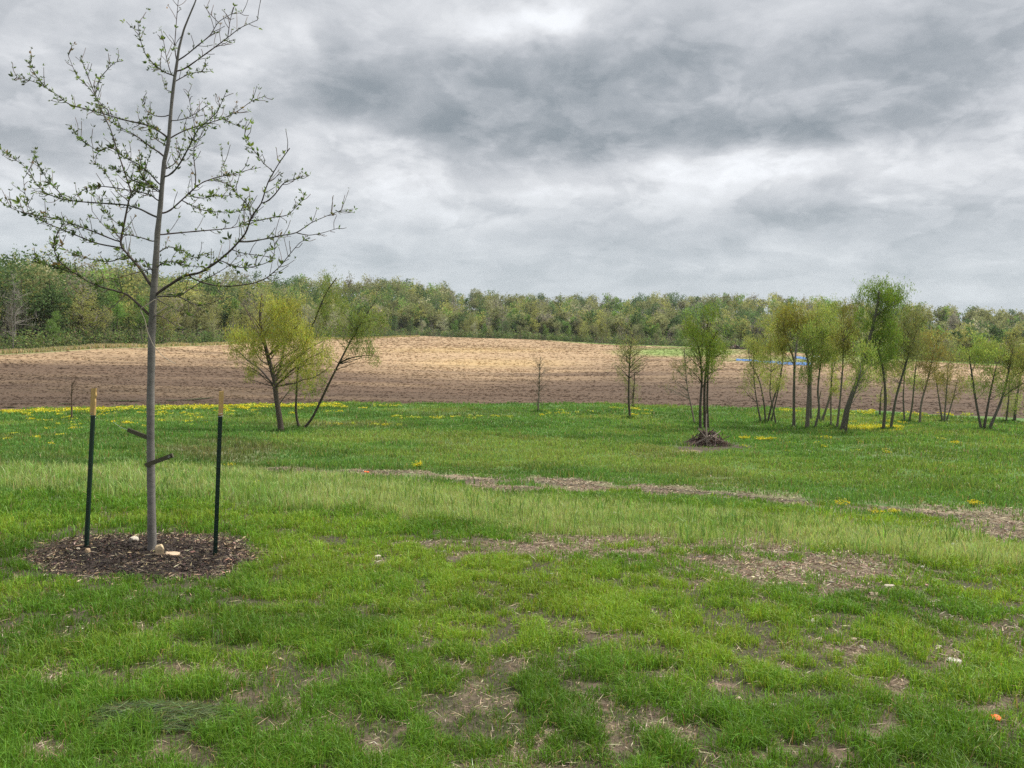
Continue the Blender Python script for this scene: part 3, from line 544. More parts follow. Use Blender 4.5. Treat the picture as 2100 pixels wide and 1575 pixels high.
BRN = [ # width px, depth swing, leafiness, points
 (7, -.5, .5, [(309,649),(291,631),(262,604),(240,597),(205,588),(182,578),(153,560),(124,539),(113,520),(109,502),(120,473),(131,458)]),
 (3, -.2, 1.2, [(153,560),(111,547),(85,540),(67,527)]),
 (7, .3, .4, [(311,589),(289,553),(267,527),(251,509),(247,497),(253,467),(264,411),(270,396),(262,373),(249,333),(240,309),(228,268),(211,232),(195,195),(175,142),(167,122)]),
 (4.5, .3, .7, [(251,509),(200,500),(160,484),(133,473),(111,464),(96,458),(73,444),(60,427),(51,396),(48,367)]),
 (4, -.3, .9, [(247,498),(200,478),(156,462),(133,453),(93,444),(60,440),(22,427),(2,414)]),
 (5, .5, .9, [(320,446),(289,429),(258,420),(211,417),(156,413),(122,407),(93,396),(73,376),(60,349),(40,333),(16,318),(-2,303)]),
 (3, .1, 1.1, [(133,404),(102,376),(82,344),(69,316)]),
 (4, -.4, .7, [(327,415),(311,400),(284,393),(222,383),(191,381),(168,391),(140,412)]),
 (4.5, .4, .9, [(339,321),(309,301),(276,276),(244,260),(219,244),(203,219)]),
 (5, -.5, 1.0, [(347,284),(325,268),(301,256),(250,245),(195,228),(142,215),(118,195),(93,179),(69,167),(35,158)]),
 (2.5, -.1, 1.0, [(93,179),(73,155),(58,127)]),
 (3, .1, .7, [(228,228),(211,219),(179,175),(158,158),(140,114)]), (2.6, .1, .8, [(199,191),(203,162),(228,134),(241,126)]),
 (3, .3, .8, [(345,240),(317,238),(301,228),(292,211)]), (4, -.3, 1.2, [(362,156),(341,150),(317,134),(297,110),(287,80),(283,47)]),
 (2.8, .2, .6, [(351,154),(341,118),(335,81),(330,61)]), (4, -.4, 1.3, [(333,386),(309,357),(284,337),(252,321),(228,301),(200,310),(165,285),(142,257)]),
 (3.5, .4, .5, [(316,498),(296,489),(267,482),(244,480),(213,464),(189,433)]), (3, -.4, .3, [(312,550),(284,558),(244,569),(211,573)]),
 (3, .2, .8, [(262,524),(224,538),(184,531),(156,524),(133,511),(113,496)]), (3, -.3, .2, [(258,604),(233,629),(200,647)]),
 (7.8, -.5, .35, [(319,603),(353,581),(378,565),(410,560),(447,536),(475,512),(504,479),(516,443),(536,418),(549,374),(573,333),(594,304)]),
 (5, .3, .3, [(497,498),(539,491),(572,484),(608,478),(639,456),(672,442),(700,431)]), (3, -.1, .1, [(608,478),(634,483),(661,478),(693,468)]),
 (3.2, .3, .8, [(514,444),(510,422),(486,398),(474,382),(463,353),(457,333),(454,300)]), (3.6, -.3, .5, [(541,420),(563,400),(579,378),(590,370),(612,367),(621,359)]),
 (2.8, .1, .7, [(560,351),(541,336),(528,318),(514,300),(502,275)]), (3, .2, .6, [(518,456),(557,446),(590,442),(612,420),(625,403)]),
 (5, .5, .3, [(316,483),(350,479),(417,473),(468,469),(494,463),(510,452)]), (5, .3, .4, [(330,440),(350,431),(372,411),(401,384),(417,373),(443,364),(466,359),(494,353),(514,347),(523,339)]),
 (3.3, .1, .5, [(401,382),(401,355),(397,322),(398,300),(400,260),(390,215),(386,190)]), (3, -.2, 1.1, [(373,411),(408,429),(439,435),(483,435),(508,429)]),
 (2.8, .3, 1.2, [(386,402),(417,407),(443,401),(472,401)]), (4.6, -.4, .8, [(340,368),(366,341),(390,297),(406,264),(431,244),(447,228),(463,190)]),
 (4, .5, .7, [(353,280),(382,266),(423,254),(455,244),(488,228),(516,207),(541,198)]), (2.4, .1, 1.4, [(455,244),(480,255),(497,262)]), (2.6, -.3, .3, [(358,250),(390,240),(427,215)]),
 (4, -.4, .3, [(364,152),(406,122),(439,98),(467,77),(492,57),(528,41)]), (2.2, 0, .1, [(467,77),(472,40),(481,12)]), (3.4, .4, .3, [(368,125),(406,93),(431,73),(447,45),(475,28),(497,26)]),
 (2, 0, .1, [(447,45),(430,28),(418,10)]), (2.8, .3, 1.0, [(362,165),(390,150),(433,146)]), (3.6, .1, .2, [(362,130),(358,95),(362,40),(367,-15)]),
 (4.5, .5, .3, [(318,607),(368,608),(385,596),(412,578),(445,560),(470,545),(492,520)]), (3.2, .2, .2, [(368,608),(394,623),(410,627),(439,620),(461,607),(461,585)]),
 (4.5, -.3, .15, [(385,567),(417,580),(443,586),(472,587),(517,582),(546,571),(572,549),(597,518),(614,498),(632,488)]), (3, .2, .5, [(443,530),(470,542),(494,549),(523,547),(550,538),(563,522),(563,500),(557,476)]),
 (2.6, -.1, .2, [(477,516),(523,523),(557,527)]), (3, -.4, .25, [(318,640),(350,660),(376,679)]), (2.5, .3, .2, [(318,612),(360,635),(396,648)]),
 (4, .5, 1.2, [(320,520),(345,505),(372,512),(400,530),(425,520)]), (3.5, -.5, 1.3, [(320,545),(350,535),(385,545),(420,548)]), (3, .4, 1.2, [(316,560),(295,530),(270,545),(248,520)]),
 (3.5, .4, 1.0, [(334,350),(360,335),(372,310),(380,280)]), (3.4, -.4, 1.2, [(330,400),(300,372),(285,350),(290,320)]), (3, .2, 1.2, [(343,300),(318,285),(305,262),(296,240)]), (2.6, .3, .9, [(360,190),(340,185),(333,160)]),
 (3, -.2, 1.2, [(333,395),(312,380),(276,372),(252,352),(230,345)]), (2.6, .3, 1.2, [(264,411),(240,395),(215,352),(196,335)]), (2.6, -.2, 1.2, [(270,396),(292,380),(300,340),(310,310)]), (2.4, .2, 1, [(253,467),(232,452),(212,430),(203,400)])]
def px_add(pts, wpx, swing, leafy, col=(.075, .062, .058), level=0):
    pts = np.asarray(pts, float); n = len(pts)
    allp = np.concatenate(poolpx); all3 = np.concatenate(pool)
    dd = np.linalg.norm(allp - pts[0], axis=1); j = int(np.argmin(dd)); y0 = all3[j][1]
    t = np.linspace(0, n - 1, (n - 1) * 4 + 1); q = np.stack([np.interp(t, range(n), pts[:, 0]), np.interp(t, range(n), pts[:, 1])], 1)
    if dd[j] < 14: q[0] = allp[j]
    q[1:-1] = (q[:-2] + 2 * q[1:-1] + q[2:]) / 4
    f = np.linspace(0, 1, len(q)); V = np.array([P(a, b_, y0 + swing * fi) for (a, b_), fi in zip(q, f)])
    rr = (wpx * .80 * (1 - f) ** 1.2 + max(1.1, wpx * .22) * f) / 2 * SY / F
    tube(bb, V, rr * (1 + .08 * rs.normal(size=len(rr))), jit(col, 1, .1, rs)[0], 6 if wpx > 4 else 5)
    pool.append(V); poolpx.append(q); return V, q, f
twigs = []
for wpx, sw, lf, pts in BRN:
    V, q, f = px_add(pts, wpx, sw * .9, lf)
    L = np.linalg.norm(np.diff(q, axis=0), axis=1).sum()
    for k in range(int(L / 14)):
        i = rs.randint(int(len(q) * .15), len(q)); d = q[min(i + 1, len(q) - 1)] - q[max(i - 1, 0)]; d = d / (np.linalg.norm(d) + 1e-6)
        s_ = rs.choice([-1, 1]); a = rs.uniform(.5, 1.1) * s_; e = np.array([d[0] * math.cos(a) - d[1] * math.sin(a), d[0] * math.sin(a) + d[1] * math.cos(a)])
        e[1] -= .22; ln = rs.uniform(8, 34) * (1 if wpx > 3 else .7); m = q[i] + e * ln * .5 + rs.normal(0, 2, 2); twigs.append(([q[i], m, q[i] + e * ln + np.array([0, -ln * .12])], lf))
    ncl = int(L / 4.4 * lf) + int(L / 80)
    for k in range(ncl):
        i = rs.randint(int(len(q) * .12), len(q)); clusters.append((V[i], V[min(i + 1, len(V) - 1)] - V[max(i - 1, 0)], lf))
for pts, lf in twigs:
    V, q, f = px_add(pts, 1.7, rs.normal(0, .12), lf, (.12, .095, .085))
    if rs.rand() < lf + .15: clusters.append((V[-1], V[-1] - V[-3], lf))
    if rs.rand() < lf * .8: clusters.append((V[len(V) // 2], V[-1] - V[-3], lf))
LV = []
for p, d, lf in clusters:
    d = d / (np.linalg.norm(d) + 1e-9); k = rs.randint(2, 7); low = np.clip((p[2] - 1.2) / 3, 0, 1); size = rs.uniform(.012, .029) * (1.45 - .55 * low) * (1.5 if rs.rand() < .06 else 1)
    p = p + rs.normal(0, .008, 3)
    cl = jit([(.12, .19, .05), (.18, .26, .06), (.07, .10, .045), (.24, .17, .08)][rs.choice(4, p=[.42, .26, .27, .05])], k, .15, rs)
    u = rdir(k, rs) + d * .7 + np.array([0, 0, .35]); u /= np.linalg.norm(u, axis=1)[:, None]
    n_ = np.cross(u, rdir(k, rs)); n_ /= np.linalg.norm(n_, axis=1)[:, None]; w_ = np.cross(u, n_)
    s = (size * (.6 + .8 * rs.rand(k)))[:, None]
    a0 = p + u * .004; V = np.stack([a0, a0 + u * s * .4 + w_ * s * .2 + n_ * s * .06, a0 + u * s * .75 + w_ * s * .16 + n_ * s * .05, a0 + u * s * 1.1, a0 + u * s * .75 - w_ * s * .16 + n_ * s * .05, a0 + u * s * .4 - w_ * s * .2 + n_ * s * .06], 1).reshape(-1, 3)
    q6 = np.arange(k)[:, None] * 6; lbuf.add(V, np.concatenate([q6 + np.array([0, 1, 2, 3]), q6 + np.array([0, 3, 4, 5])]), np.repeat(cl, 6, 0))
for B_, nm, mt in ((tb, 'trunk', M_sbark), (bb, 'branches', M_twig), (lbuf, 'foliage', M_leaf)):
    B_.v = [v - SB for v in B_.v]; B_.obj(nm, mt, root, smooth=nm != 'foliage')
# pale dead vine strand caught in the fork
vb = Buf(); q = [(343,629,-.05),(316,646,-.07),(321,612,-.1),(300,626,-.12),(287,633,-.12),(297,655,-.12),(302,679,-.11),(314,708,-.10),(333,730,-.10),(352,742,-.08),(362,746,-.08)]
t = np.linspace(0, len(q) - 1, 60); q = np.array(q); qq = np.stack([np.interp(t, range(len(q)), q[:, k]) for k in range(3)], 1); qq[1:-1] = (qq[:-2] + qq[1:-1] + qq[2:]) / 3
Vv = np.array([sp(a, b_, c_) for a, b_, c_ in qq]); tube(vb, Vv, np.linspace(.006, .0025, 60), (.40, .35, .28), 5)
tag(vb.obj('dead_vine', M_twig, origin=Vv[0]), 'pale dead vine strand hanging from the fork of the young tree', 'vine')

# straps nailed round the trunk
def strap(name, a, c, da, dc, wpx, label):
    A_, B2 = sp(a[0], a[1], da), sp(c[0], c[1], dc); d = (B2 - A_); L = np.linalg.norm(d); d /= L; up = np.array([0, 0, 1.0]); w = up - d * (up @ d); w /= np.linalg.norm(w); nrm = np.cross(d, w)
    b = Buf(); h = wpx / 2 * SY / F
    for s0 in (0, 1):
        o = nrm * .006 * (s0 * 2 - 1); m_ = (A_ + B2) / 2 + o; box(b, m_, d * L / 2 * (1 - .06 * s0), nrm * .0025, w * h, (1, 1, 1))
    box(b, B2 + d * .004, d * .004, nrm * .010, w * h * 1.05, (1, 1, 1))
    o = b.obj(name, M_strap, origin=A_); 
    return o, A_, B2, nrm, w, h, d
o, A_, B2, nrm, w_, h_, d_ = strap('tree_strap', (297, 955), (353, 934), -.055, -.09, 9, '')
tag(o, 'olive tree tie strap across the trunk pointing up to the right', 'strap', 'loose tie straps on the young tree')
rb = Buf(); a = np.arange(9) / 8 * 2 * math.pi; q = np.array([B2 - d_ * .03 + (d_ * math.cos(k) + w_ * math.sin(k)) * .008 - nrm * .010 * np.sign(nrm[1]) for k in a]); tube(rb, q - A_, .002, (1, 1, 1), 5); rb.obj('grommet', M_wire, o)
o, A_, B2, nrm, w_, h_, d_ = strap('tree_strap', (302, 897), (264, 882), .0, .05, 8.5, '')
tag(o, 'olive tree tie strap pointing up to the left with a thin wire at its end', 'strap', 'loose tie straps on the young tree')
wb = Buf(); wend = sp(232, 865, .06); tt_ = np.linspace(0, 1, 12)[:, None]; q = B2 * (1 - tt_) + wend * tt_; q[:, 2] -= .012 * np.sin(tt_[:, 0] * math.pi); tube(wb, q - A_, .0012, (1, 1, 1), 4); wb.obj('wire', M_wire, o)

# green steel posts with wooden laths
def post(label, base_px, top_px, lath_px, lath_w, seed, studs, back):
    B0 = G(*base_px); Y0 = B0[1]; T = P(*top_px, Y0 + .04); LT = P(*lath_px, Y0 + .045)
    r_ = empty('steel_post', B0, label, 'post', 'green steel posts beside the young tree')
    ax = (T - B0); L = np.linalg.norm(ax); ax /= L; rt = np.array([1.0, 0, 0]); rt -= ax * (ax @ rt); rt /= np.linalg.norm(rt); fr = np.cross(ax, rt)
    yaw = .35 if studs else -.25; rt2 = rt * math.cos(yaw) + fr * math.sin(yaw); fr2 = np.cross(ax, rt2)
    b = Buf(); m_ = ax * (L / 2 - .08); hl = ax * (L / 2 + .08)
    box(b, m_, rt2 * .019, fr2 * .0035, hl, (1, 1, 1)); box(b, m_ + fr2 * .0185, rt2 * .0032, fr2 * .0150, hl - ax * .001, (1, 1, 1))
    if studs:
        k = .03
        while k < L - .02:
            box(b, ax * k - fr2 * .008 + rt2 * .004, rt2 * .0085, fr2 * .0045, ax * .0055 + rt2 * .002, (1, 1, 1)); k += .054
    o = b.obj('steel_stake', M_green, r_)
    l = Buf(); hl_ = np.linalg.norm(LT - T) / 2 + .004; c_ = (LT + T) / 2 - B0 - ax * .004 - fr2 * .002
    ww = lath_w / 2 * Y0 / F
    n_ = 8; rs_ = np.random.RandomState(seed)
    ring = []
    for k in range(n_ + 1):
        f = k / n_; cc = c_ + ax * hl_ * (2 * f - 1); e = ww * (1 + (.10 * rs_.normal() if k > n_ - 4 else .02 * rs_.normal()))
        tilt = .008 if k == n_ else 0
        ring.append([cc - rt2 * ww - fr2 * .009, cc + rt2 * e - fr2 * .009 + ax * tilt, cc + rt2 * e + fr2 * .009 + ax * tilt, cc - rt2 * ww + fr2 * .009])
    l.add(np.array(ring).reshape(-1, 3), [[4 * k + i, 4 * k + (i + 1) % 4, 4 * k + 4 + (i + 1) % 4, 4 * k + 4 + i] for k in range(n_) for i in range(4)] + [[4 * n_ + i for i in range(4)]], (1, 1, 1))
    lo = l.obj('wooden_lath', M_lath, r_)
    wv = Buf(); c2 = ax * (L - .035)
    a = np.linspace(0, 4 * math.pi, 30); q = np.array([c2 + ax * (.004 * k) + rt2 * .024 * math.cos(k) + fr2 * (.024 * math.sin(k) + .004) for k in a]); tube(wv, q, .0014, (1, 1, 1), 4); wv.obj('wire_loop', M_wire, r_)
    return r_
post('left green steel post with a smooth face and a tan wooden lath on top', (176, 1122), (190, 849), (194, 797), 11.5, 1, False, True)
post('right green studded steel post with a split tan wooden lath on top', (441, 1142), (452, 850), (455, 803), 9.5, 2, True, False)

# mulch bed chips
rs = np.random.RandomState(31); N = 24000
c0 = G(296, 1143); a = rs.rand(N) * 6.283; rr = 1.35 * np.sqrt(rs.rand(N)); x = c0[0] + rr * np.cos(a); y = c0[1] + rr * np.sin(a); V = np.stack([x, y, H(x, y)], 1)
z = zones(V); V = V[rs.rand(N) < z[2] * 1.1]; N = len(V); V[:, 2] += .004 + .05 * rs.rand(N) * ss(.25, .75, n2(V[:, 0], V[:, 1], .2, 2))
e = ss(.55, 1.0, np.hypot((proj(V)[0] - 296) / 236, (proj(V)[1] - 1142) / 50)); pl = rs.rand(N) < .03 + .28 * e
cc = jit(mix((.026, .020, .018), (.10, .07, .05), (rs.rand(N) < .15 + .45 * e) * 1.0), N, .25, rs); cc[pl] = jit((.40, .31, .20), int(pl.sum()), .2, rs)
a = rs.rand(N) * 6.283; b = Buf(); leaves(b, V, .010 + .075 * rs.rand(N) ** 3, .004 + .012 * rs.rand(N) ** 1.5, cc, rs, np.stack([np.cos(a), np.sin(a), rs.normal(0, .3, N)], 1))
tag(b.obj('mulch', M_straw), 'dark shredded bark mulch in a ring around the young tree', 'mulch', kind='stuff')

# stones and small things
def stone(name, px, py, wpx, hpx, label, col=(.5, .44, .36), seed=0, mt=None, cat='stone', group=None, sink=.3):
    rs = np.random.RandomState(seed); g_ = G(px, py); k = g_[1] / F; bm_v = []
    nu, nv = 12, 7; hw = wpx * k / 2; hh = hpx * k * .6
    for i in range(nv + 1):
        for j in range(nu):
            th = math.pi * i / nv; ph = 2 * math.pi * j / nu; d = np.array([math.sin(th) * math.cos(ph), math.sin(th) * math.sin(ph), math.cos(th)]); d = np.sign(d) * np.abs(d) ** .75
            bm_v.append(d)
    D = np.array(bm_v); off = rdir(5, rs)
    for q in off: s_ = D @ q; D = D - q * np.maximum(0, s_ - rs.uniform(.6, .85))[:, None] * .85
    D *= 1 + .05 * rs.normal(size=(len(D), 1)) * 1.0; D[:nu] = D[:nu].mean(0); D[-nu:] = D[-nu:].mean(0)
    yaw = rs.rand() * 3; D = D * np.array([hw, hw * .7, hh]); D[:, 2] += hh * (1 - sink)
    Fc = [[i * nu + j, (i + 1) * nu + j, (i + 1) * nu + (j + 1) % nu, i * nu + (j + 1) % nu] for i in range(nv) for j in range(nu)]
    b = Buf(); b.add(D, Fc, col); o = b.obj(name, mt or M_stone); o.location = g_; o.rotation_euler = (0, 0, rs.uniform(-.4, .4)); return tag(o, label, cat, group)
stone('stone', 328, 1138, 22, 22, 'tan angular rock leaning at the foot of the young tree trunk', (.56, .44, .28), 3)
stone('stone', 275, 1111, 19, 11, 'white flat stone on the mulch behind and left of the trunk', (.50, .46, .38), 4)
stone('stone', 352, 1140, 34, 8, 'long low tan slab of rock on the mulch just right of the angular rock', (.48, .36, .25), 5)
stone('stone', 180, 1134, 12, 10, 'small tan pebble at the foot of the left green post', (.55, .40, .25), 6)
stone('stone', 160, 1128, 8, 5, 'tiny cream pebble on the mulch left of the left green post', (.55, .48, .36), 16)
stone('stone', 775, 1147, 14, 9, 'pale stone beside the dark hole in the lawn, right of the mulch ring', (.60, .54, .44), 7)
for i, (a, b_, w__, h__, lb) in enumerate([(1600, 1203, 12, 9, 'white stone at the left end of the small stone cluster under the chip patch'), (1612, 1210, 11, 7, 'white stone lowest in the small cluster under the chip patch'), (1632, 1206, 9, 6, 'white stone at the right end of the small cluster under the chip patch'),
    (1705, 1199, 10, 8, 'grey stone below the middle of the chip patch'), (1890, 1168, 12, 8, 'grey stone at the right end of the chip patch'), (1795, 1222, 24, 7, 'flat cream stone in the pale bare spot below the chip patch'), (1825, 1205, 26, 7, 'flat grey stone on the right of the pale bare spot below the chip patch'),
    (1665, 1277, 24, 8, 'tan flat rock lying in the right lawn'), (1515, 1437, 18, 9, 'cream stone in the lawn below the middle right'), (1588, 1453, 22, 10, 'pale split rock in the right foreground lawn'),
    (1955, 1357, 34, 6, 'long pale slab in the bare patch at the right'), (1750, 1315, 18, 8, 'cream rock at the top of the stony bare patch, right lawn'), (1768, 1330, 16, 7, 'cream rock lowest in the stony bare patch, right lawn'),
    (775, 1565, 20, 12, 'white rock at the bottom edge of the photo, left of centre'), (1306, 1245, 9, 7, 'pinkish pebble in the lawn right of centre'), (1925, 1330, 14, 7, 'small pale rock at the top of the bare patch near the right edge')]):
    stone('stone', a, b_, w__, h__, lb, [(.40, .35, .28), (.44, .41, .36), (.36, .29, .21)][i % 3], 40 + i)
stone('plastic_scrap', 2040, 1477, 30, 10, 'crumpled orange plastic scrap in the grass at the right edge', (1, 1, 1), 77, M_orange, 'litter', sink=.2)
stone('plastic_scrap', 1965, 1462, 7, 7, 'tiny orange fleck in the grass left of the larger orange scrap', (1, 1, 1), 78, M_orange, 'litter', sink=.2)
stone('marker_scrap', 752, 970, 12, 4, 'small red plastic scrap on the dirt track', (1, 1, 1), 79, M_orange, 'litter', sink=.2)

# clipped grass heap
rs = np.random.RandomState(33); gp = G(345, 1475); N = 2600; a = rs.rand(N) * 6.283; q = np.sqrt(rs.rand(N)); x = gp[0] + q * .36 * np.cos(a); y = gp[1] + q * .14 * np.sin(a); V = np.stack([x, y, H(x, y) + .018 + .035 * (1 - q ** 2) * rs.rand(N)], 1); a = rs.normal(.1, .6, N)
b = Buf(); leaves(b, V, .05 + .09 * rs.rand(N), .0032, jit((.13, .18, .075), N, .3, rs), rs, np.stack([np.cos(a), np.sin(a), rs.normal(0, .15, N)], 1))
tag(b.obj('grass_clippings', M_grass), 'heap of dull green clipped grass lying on the lawn, bottom left', 'grass clippings', kind='stuff')

# dandelion clocks
for px, py, lb in ((1955, 1117, 'white dandelion seed head at the right above the pale grass'), (1260, 1052, 'white dandelion seed head in the pale grass at the centre right')):
    g_ = G(px, py + 14); r_ = empty('dandelion', g_, lb, 'flower', 'dandelion seed heads'); h_ = 14 * g_[1] / F
    b = Buf(); tube(b, [(0, 0, 0), (.003, 0, h_ * .6), (0, 0, h_)], .0022, (.2, .22, .08), 5); b.obj('stem', M_grass, r_)
    d = rdir(240, np.random.RandomState(3)); b = Buf(); leaves(b, d * .014 + [0, 0, h_], .022, .004, np.tile([.8, .8, .76], (240, 1)), u=d); b.obj('seed_head', M_straw, r_)

# yellow flowers
def fl_mesh(b, c, w, h, n, rs, frac=1.0, s=.02):
    st = c + np.stack([rs.normal(0, w * .33, n), rs.normal(0, w * .33, n), np.zeros(n)], 1)
    hh = h * (.6 + .5 * rs.rand(n)); blades(b, st, hh, np.full(n, s * .5), .2 * rs.rand(n), jit((.12, .22, .05), n, .2, rs), rs)
    k = int(n * 2.2); i = rs.randint(0, n, k); q = st[i] + np.stack([rs.normal(0, s, k), rs.normal(0, s, k), hh[i] * (.75 + .35 * rs.rand(k))], 1)
    return q
MY = (.66, .58, .03)
pgroup = 'yellow flowering plants scattered in the meadow'
FL = [(857, 962, 14, 14, 'solitary yellow flowering plant above the dirt track, centre left'), (518, 1003, 52, 14, 'low yellow flowering patch in the pale grass right of the studded post'), (1728, 1042, 26, 15, 'yellow flowering plant at the dirt track, leftmost of three on the right'),
 (1799, 1060, 26, 15, 'yellow flowering plant below the track, middle of three on the right'), (1833, 1057, 14, 13, 'yellow flowering plant below the track, rightmost of three close together'), (1997, 1039, 20, 13, 'yellow flowering plant above the bare dirt at the right edge'),
 (1525, 903, 15, 8, 'yellow green flowering plant nearest the brush pile on its right'), (1561, 905, 17, 8, 'yellow green flowering plant, second right of the brush pile'), (1580, 905, 14, 8, 'yellow green flowering plant, third right of the brush pile'),
 (153, 884, 18, 8, 'yellow flowering plant below the leafless sapling, far left'), (75, 903, 18, 9, 'yellow green flowering plant at the far left of the meadow'), (16, 906, 14, 8, 'yellow flowering plant at the left border of the photo'), (1925, 957, 12, 8, 'small yellow flowering plant alone on the slope at the right'),
 (1958, 912, 12, 7, 'small pale yellow flowering plant right of the willow group base'), (262, 873, 14, 9, 'yellow green flowering plant seen left of the young tree trunk'), (472, 960, 14, 9, 'small yellow flowering tuft right of the studded post')]
for i, (px, py, w__, h__, lb) in enumerate(FL):
    g_ = G(px, py); k = g_[1] / F; rs = np.random.RandomState(60 + i); r_ = empty('yellow_flower', g_, lb, 'flowering plant', pgroup); W_ = w__ * k; Hh = max(.10, h__ * k)
    b = Buf(); s_ = max(.008, g_[1] * .0011); q = fl_mesh(b, np.zeros(3), W_, Hh, 60, rs, s=s_); b.obj('stems', M_grass, r_)
    b = Buf(); leaves(b, q, s_ * 1.5, s_ * 1.2, jit(MY, len(q), .15, rs), rs); b.obj('blossoms', M_flower, r_)
b, bs = Buf(), Buf(); rs = np.random.RandomState(90)
bands = [(0, 700, 838, 5, 400), (0, 300, 846, 5, 14), (60, 700, 847, 9, 20), (700, 820, 836, 3, 8), (300, 620, 853, 6, 16), (800, 1060, 857, 4, 20), (670, 830, 873, 2, 12), (1060, 1360, 848, 8, 12), (1740, 1850, 880, 4, 220), (1740, 1880, 871, 5, 18), (1600, 1640, 844, 4, 8), (1740, 1790, 850, 5, 14), (1840, 1990, 852, 4, 14), (0, 140, 900, 14, 8), (20, 500, 868, 16, 24), (480, 560, 998, 5, 8), (1500, 2000, 915, 26, 14), (1270, 1310, 842, 4, 6)]
for x0, x1, yc, sy, n in bands:
    for k in range(n):
        px = rs.uniform(x0, x1); py = yc + rs.normal(0, sy * .5) + (((max(0, 250 - px) * .02)) if yc < 850 and px < 250 else 0)
        if yc == 838: py = line(px, [(0, 846), (250, 839), (500, 834), (700, 832)]) + abs(rs.normal(0, 2.2))
        g_ = G(px, py); kk = g_[1] / F; s_ = g_[1] * .0011; q = fl_mesh(bs, g_, rs.uniform(8, 20) * kk, rs.uniform(3, 7) * kk, 16, rs, s=s_ * .8)
        leaves(b, q, s_ * 1.6, s_ * 1.3, jit(MY if rs.rand() < .45 else (.45, .50, .05), len(q), .15, rs), rs)
tag(b.obj('yellow_wildflowers', M_flower), 'masses of yellow wildflowers along the meadow and field margin', 'wildflowers', kind='stuff')
tag(bs.obj('wildflower_stems', M_grass), 'green stems under the yellow wildflowers at the field margin', 'wildflower stems', kind='stuff')

# brush pile
rs = np.random.RandomState(46); g_ = G(1450, 914); k = g_[1] / F
r_ = empty('brush_pile', g_, 'conical heap of cut sticks and branches in the meadow before the willows', 'brush pile')
b = Buf(); RX = 52 * k; HZ = 23 * k
for i in range(420):
    a = rs.rand() * 6.283; q = rs.rand() ** .6; c_ = np.array([math.cos(a) * q * RX * .72, math.sin(a) * q * RX * .62, HZ * .85 * (1 - q ** 1.6) * rs.uniform(.2, 1) + .03]); d = np.array([math.cos(a), math.sin(a), -HZ / RX * 1.0]) + rs.normal(0, .5, 3) * [1, 1, .5]; d /= np.linalg.norm(d)
    L = rs.uniform(.5, 1.3) * RX * .5; p0, p1 = c_ - d * L, c_ + d * L; p0[2] = max(p0[2], .01); p1[2] = max(p1[2], .01); mid = (p0 + p1) / 2 + rs.normal(0, .04, 3); mid[2] = max(mid[2], .02)
    tube(b, bez(p0, mid, p1, 5), np.linspace(rs.uniform(.008, .028), .006, 5), jit([(.10, .065, .05), (.16, .12, .095), (.05, .035, .03)][rs.randint(3)], 1, .15, rs)[0], 4)
b.obj('sticks', M_bark, r_)
for (ax_, ay_), (bx_, by_), (cx_, cy_), wd in (((1449, 848), (1447, 885), (1451, 916), 4.5), ((1451, 895), (1450, 905), (1449, 922), 5), ((1424, 911), (1440, 903), (1452, 896), 4), ((1478, 884), (1466, 893), (1452, 903), 3), ((1440, 918), (1447, 905), (1455, 893), 3.5), ((1474, 914), (1462, 903), (1455, 895), 3), ((1484, 906), (1470, 900), (1458, 893), 2.5), ((1432, 880), (1440, 888), (1448, 897), 2.5)):
    yb = g_[1] - RX * .45; b = Buf(); q = bez(P(ax_, ay_, yb + .1), P(bx_, by_, yb - .02), P(cx_, cy_, yb - .1), 9) - g_
    tube(b, q, np.linspace(wd * k / 2 * .6, wd * k / 2, 9), (.27, .22, .185), 5); b.obj('branch', M_bark, r_)

# far debris heap, tarpaulins, puddles
rs = np.random.RandomState(45); Yd = 262.; g_ = P(1507, 717, Yd); g_[2] = H(g_[0], g_[1])
r_ = empty('debris_heap', g_, 'dark heap of logs and rubble on the far edge of the field', 'debris heap'); b = Buf(); kk = Yd / F
for i in range(220):
    q = rs.normal(0, 1, 2); c_ = np.array([q[0] * 8 * kk, q[1] * 5 * kk, abs(rs.normal(0, 2.2)) * kk * max(.2, 1.5 - abs(q[0])) + .1]); d = rdir(1, rs)[0]; d[2] *= .4
    tube(b, [c_ - d * 6 * kk, c_ + d * 6 * kk], [.22, .12], jit((.085, .055, .05), 1, .3, rs)[0], 5)
b.obj('logs', M_bark, r_)
b = Buf()
for a_, e_ in (((-6, 6), (-2, 1)), ((4, 8), (2, 1)), ((-3, 3), (3, 2)), ((1, 4), (-3, 1))): tube(b, [np.array([a_[0] * kk, -.8, a_[1] * kk]), np.array([e_[0] * kk, -1.0, e_[1] * kk])], [.22, .3], (.55, .52, .48), 5)
b.obj('pale_logs', M_bark, r_)
